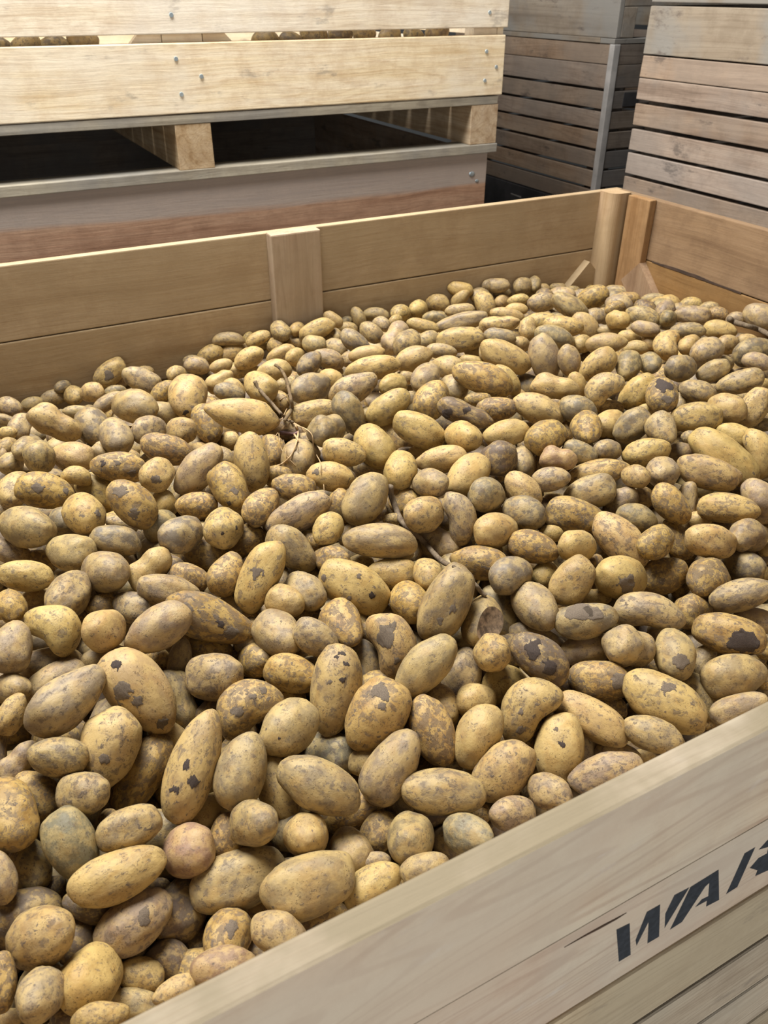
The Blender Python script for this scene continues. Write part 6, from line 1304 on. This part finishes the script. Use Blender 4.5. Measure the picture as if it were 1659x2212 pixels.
def soil_patch(me, M4, o, wp, rad, tone, seed):
    """crust of dried earth following the potato's own surface, ragged outline"""
    bm = bmesh.new(); bm.from_mesh(me)
    wp = Vector(wp)
    near = min(bm.verts, key=lambda v: ((M4 @ v.co) - wp).length)
    c = M4 @ near.co
    wpc = wp if ((c - wp).length < 0.004) else c
    far = [v for v in bm.verts if ((M4 @ v.co) - wpc).length > rad * 1.7 + 0.004]
    bmesh.ops.delete(bm, geom=far, context='VERTS')
    bmesh.ops.subdivide_edges(bm, edges=bm.edges[:], cuts=3, use_grid_fill=True)
    bmesh.ops.triangulate(bm, faces=bm.faces[:])
    bm.normal_update()
    so = Vector((seed * 3.7, seed * 1.3, 0))
    bad = []
    for v in bm.verts:
        w = M4 @ v.co
        d = (w - wpc).length / rad
        n = noise.noise(w * (0.8 / rad) + so) * 0.75 + noise.noise(w * (2.4 / rad) + so) * 0.35
        if d + n > 1.0: bad.append(v)
    bmesh.ops.delete(bm, geom=bad, context='VERTS')
    if not bm.faces:
        bm.free(); return
    bm.normal_update()
    for v in bm.verts:
        edge = any(e.is_boundary for e in v.link_edges)
        v.co += v.normal * (0.010 if edge else 0.022)
    m2 = bpy.data.meshes.new('soil_patch'); bm.to_mesh(m2); bm.free()
    for p in m2.polygons: p.use_smooth = True
    m2.materials.append(SOIL[tone])
    q = bpy.data.objects.new('soil_patch', m2)
    COL.objects.link(q)
    q.parent = o
    q['label'] = 'dark crust of dried earth' if tone else 'grey-brown crust of dried earth'


GROUP = 'potatoes heaped in the open crate'
rp = random.Random(4)
for (kind, cls, label, *row) in NAMED:
    me = VAR[rp.choice(KIDX[kind])]
    o = bpy.data.objects.new('potato', me)
    COL.objects.link(o)
    M4 = mat_of(row)
    flip = rp.random() < 0.5 and kind in ('plain',)
    if kind == 'plain':
        M4 = M4 @ Matrix.Rotation(math.pi if flip else 0, 4, 'Z')
    o.matrix_world = M4
    o.color = tint_of(cls, rp)
    tag(o, label, 'potato', GROUP)
    for k_, (px_, py_, pz_, pr_, pt_) in enumerate(PATCHES.get(label, ())):
        soil_patch(me, M4, o, (px_, py_, pz_), pr_, pt_, k_ + len(label))
    if cls == 'C':
        # sliced open: own mesh cut by a plane, with the dried flesh as a part
        bm = bmesh.new(); bm.from_mesh(me)
        inv = M4.inverted()
        # cut side looks right and towards the viewer
        nw = Vector(CUTN).normalized()
        A = Vector(row[:3]) + nw * CUTD
        nl = (M4.transposed().to_3x3() @ nw).normalized()
        pl = inv @ A
        res = bmesh.ops.bisect_plane(bm, geom=list(bm.verts) + list(bm.edges) + list(bm.faces), plane_co=pl, plane_no=nl, clear_outer=True)
        edges = [e for e in bm.edges if e.is_boundary]
        fs = bmesh.ops.contextual_create(bm, geom=edges)['faces']
        bm2 = bmesh.new()
        for f in fs:
            vs = [bm2.verts.new(v.co + (-nl) * -0.004) for v in f.verts]
            cen = sum((v.co for v in vs), Vector()) / len(vs)
            rings = [vs]
            for q in (0.8, 0.55, 0.28):
                rings.append([bm2.verts.new(cen + (v.co - cen) * q - nl * (0.11 * (1 - q) * (1 + 0.8 * noise.noise(v.co * 3 * q + Vector((q * 9, 0, 0)))))) for v in vs])
            for ra, rb in zip(rings, rings[1:]):
                for k in range(len(ra)):
                    bm2.faces.new((ra[k], ra[(k + 1) % len(ra)], rb[(k + 1) % len(ra)], rb[k]))
            bm2.faces.new(rings[-1])
        bmesh.ops.delete(bm, geom=fs, context='FACES_ONLY')
        me2 = bpy.data.meshes.new('potato'); bm.to_mesh(me2); bm.free()
        for p in me2.polygons: p.use_smooth = True
        me2.materials.append(MAT['skin'])
        o.data = me2
        bmesh.ops.recalc_face_normals(bm2, faces=bm2.faces)
        me3 = bpy.data.meshes.new('cut_face'); bm2.to_mesh(me3); bm2.free()
        for p in me3.polygons: p.use_smooth = True
        me3.materials.append(MAT['cut'])
        cf = bpy.data.objects.new('cut_face', me3)
        COL.objects.link(cf)
        cf.parent = o
        cf['label'] = 'dried brown cut face'

# potatoes behind the slot of the pale crate
rs = random.Random(21)
for k, (x, cls, lb) in enumerate(SLOT):
    o = bpy.data.objects.new('potato', VAR[rs.choice(KIDX['plain'])])
    COL.objects.link(o)
    s = rs.uniform(0.030, 0.036)
    o.matrix_world = Matrix.Translation((x, PY + 0.075 + rs.uniform(0, 0.012), 1.608 + rs.uniform(-0.016, 0.006))) @ Matrix.Rotation(rs.uniform(-0.35, 0.35), 4, 'Z') @ Matrix.Rotation(rs.uniform(-0.3, 0.3), 4, 'Y') @ Matrix.Diagonal((s * 1.05, s, s, 1))
    o.color = tint_of(cls, rs)
    tag(o, lb, 'potato', 'potatoes behind the slot of the pale crate')

# the rest of the heap: one object
def build_heap(rows):
    rh = random.Random(77)
    base = [potato_variant(200 + i, 3, k) for i, k in enumerate(['plain', 'plain', 'plain', 'plain', 'lumpy', 'kidney'])]
    vb = []
    for me in base:
        co = np.empty(len(me.vertices) * 3, 'f'); me.vertices.foreach_get('co', co)
        fa = np.array([list(p.vertices) for p in me.polygons])
        vb.append((co.reshape(-1, 3), fa))
    V, F, PC, TI = [], [], [], []
    nv = 0
    for cls, row in rows:
        co, fa = vb[rh.randrange(len(vb))]
        M4 = np.array(mat_of(row))
        V.append(co @ M4[:3, :3].T + M4[:3, 3])
        F.append(fa + nv)
        nv += len(co)
        PC.append(co + np.array([rh.uniform(0, 60), rh.uniform(0, 60), rh.uniform(0, 60)]))
        TI.append(np.tile(np.array(tint_of(cls, rh)), (len(co), 1)))
    V = np.concatenate(V).astype('f'); F = np.concatenate(F); PC = np.concatenate(PC).astype('f'); TI = np.concatenate(TI).astype('f')
    me = bpy.data.meshes.new('potato_heap')
    me.vertices.add(len(V)); me.vertices.foreach_set('co', V.ravel())
    me.loops.add(len(F) * 3); me.loops.foreach_set('vertex_index', F.ravel().astype('i'))
    me.polygons.add(len(F)); me.polygons.foreach_set('loop_start', np.arange(0, len(F) * 3, 3, dtype='i'))
    me.update(calc_edges=True)
    a = me.attributes.new('pco', 'FLOAT_VECTOR', 'POINT'); a.data.foreach_set('vector', PC.ravel())
    a = me.attributes.new('tint', 'FLOAT_COLOR', 'POINT'); a.data.foreach_set('color', TI.ravel())
    me.polygons.foreach_set('use_smooth', np.ones(len(F), dtype=bool))
    me.materials.append(MAT['skin_heap'])
    o = bpy.data.objects.new('potato_heap', me)
    COL.objects.link(o)
    return o


def heap_z(x, y):
    s = -0.14 - 0.24 * max(0, 1.25 - y) ** 1.5 - 0.15 * max(0, y - 1.25) ** 1.5 - 0.16 * max(0, x - 1.3) ** 2
    return 1.75 - 0.55 + s - 0.07 * max(0, 0.8 - x) * max(0, y - 0.9)


from mathutils import Quaternion
filler = []
ALLP = np.array([r[3:6] for r in NAMED] + [r[1:4] for r in REST])
ALLR = np.array([(r[10] + r[11]) / 2 for r in NAMED] + [(r[8] + r[9]) / 2 for r in REST])
rf = random.Random(9)
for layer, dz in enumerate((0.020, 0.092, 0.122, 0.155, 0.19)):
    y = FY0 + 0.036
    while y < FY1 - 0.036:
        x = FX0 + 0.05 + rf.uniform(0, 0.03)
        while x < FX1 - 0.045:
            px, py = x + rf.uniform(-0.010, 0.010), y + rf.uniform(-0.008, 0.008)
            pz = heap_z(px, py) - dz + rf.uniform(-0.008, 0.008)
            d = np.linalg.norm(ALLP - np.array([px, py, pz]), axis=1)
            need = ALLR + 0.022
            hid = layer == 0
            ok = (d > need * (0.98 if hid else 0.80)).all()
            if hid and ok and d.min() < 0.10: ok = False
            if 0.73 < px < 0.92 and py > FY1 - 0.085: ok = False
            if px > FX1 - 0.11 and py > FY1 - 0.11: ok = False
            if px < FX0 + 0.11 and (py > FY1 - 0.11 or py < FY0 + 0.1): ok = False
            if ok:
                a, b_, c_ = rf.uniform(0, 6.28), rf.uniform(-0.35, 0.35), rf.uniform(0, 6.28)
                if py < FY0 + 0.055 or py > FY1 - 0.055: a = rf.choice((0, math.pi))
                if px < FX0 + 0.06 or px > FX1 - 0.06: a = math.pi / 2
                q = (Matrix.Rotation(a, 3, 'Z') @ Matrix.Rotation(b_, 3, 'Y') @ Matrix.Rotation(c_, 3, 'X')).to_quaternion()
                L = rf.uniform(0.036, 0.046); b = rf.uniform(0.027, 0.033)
                filler.append((rf.choice('BBGKKDG'), (px, py, pz, *q, L, b, b * 0.95)))  # weighted to dark skins: shade of the gaps put into the filler colour
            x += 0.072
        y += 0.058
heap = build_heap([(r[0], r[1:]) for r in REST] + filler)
tag(heap, 'remaining small and half-buried potatoes filling the heap in the open crate', 'potatoes', GROUP, 'stuff')

# ------------------------------------------------------------------ dried stems and roots lying on the heap
LAB = {'clump': ('dried_root', 'dried forked stem with trailing thin roots lying left of the middle of the heap', 'root'),
       'long': ('dried_plant_stalk', 'long curved dark dried plant stem across the middle of the heap, above the cut potato', 'stem'),
       'right': ('dried_plant_stalk', 'short dark dried stem on the heap at the right edge near the right wall', 'stem')}
roots = {}
rr_ = random.Random(2)
for nm, part, pts, rads in ROOTS:
    if nm not in roots:
        n_, l_, c_ = LAB[nm]
        if nm == 'clump':
            roots[nm] = empty(n_, pts[-1], l_, c_)
        else:
            bm = bmesh.new()
            add_tube(bm, pts, rads, 9, 0.10, rr_)
            if nm == 'long':
                k = 6
                add_tube(bm, [pts[k], Vector(pts[k]) + Vector((0.012, 0.004, 0.008)), Vector(pts[k]) + Vector((0.018, 0.008, 0.006))], [0.0014, 0.0009, 0.0006], 6)
            roots[nm] = tag(link_bm(n_, bm, MAT['bark'], None, True), l_, c_)
            continue
    bm = bmesh.new()
    add_tube(bm, pts, rads, 8 if rads[0] > 0.002 else 6, 0.12 if rads[0] > 0.002 else 0.05, rr_)
    link_bm(part, bm, MAT['bark'] if part == 'stem' else MAT['crown'] if part == 'root_crown' else MAT['root'], roots[nm], True)
bpy.context.view_layer.update()
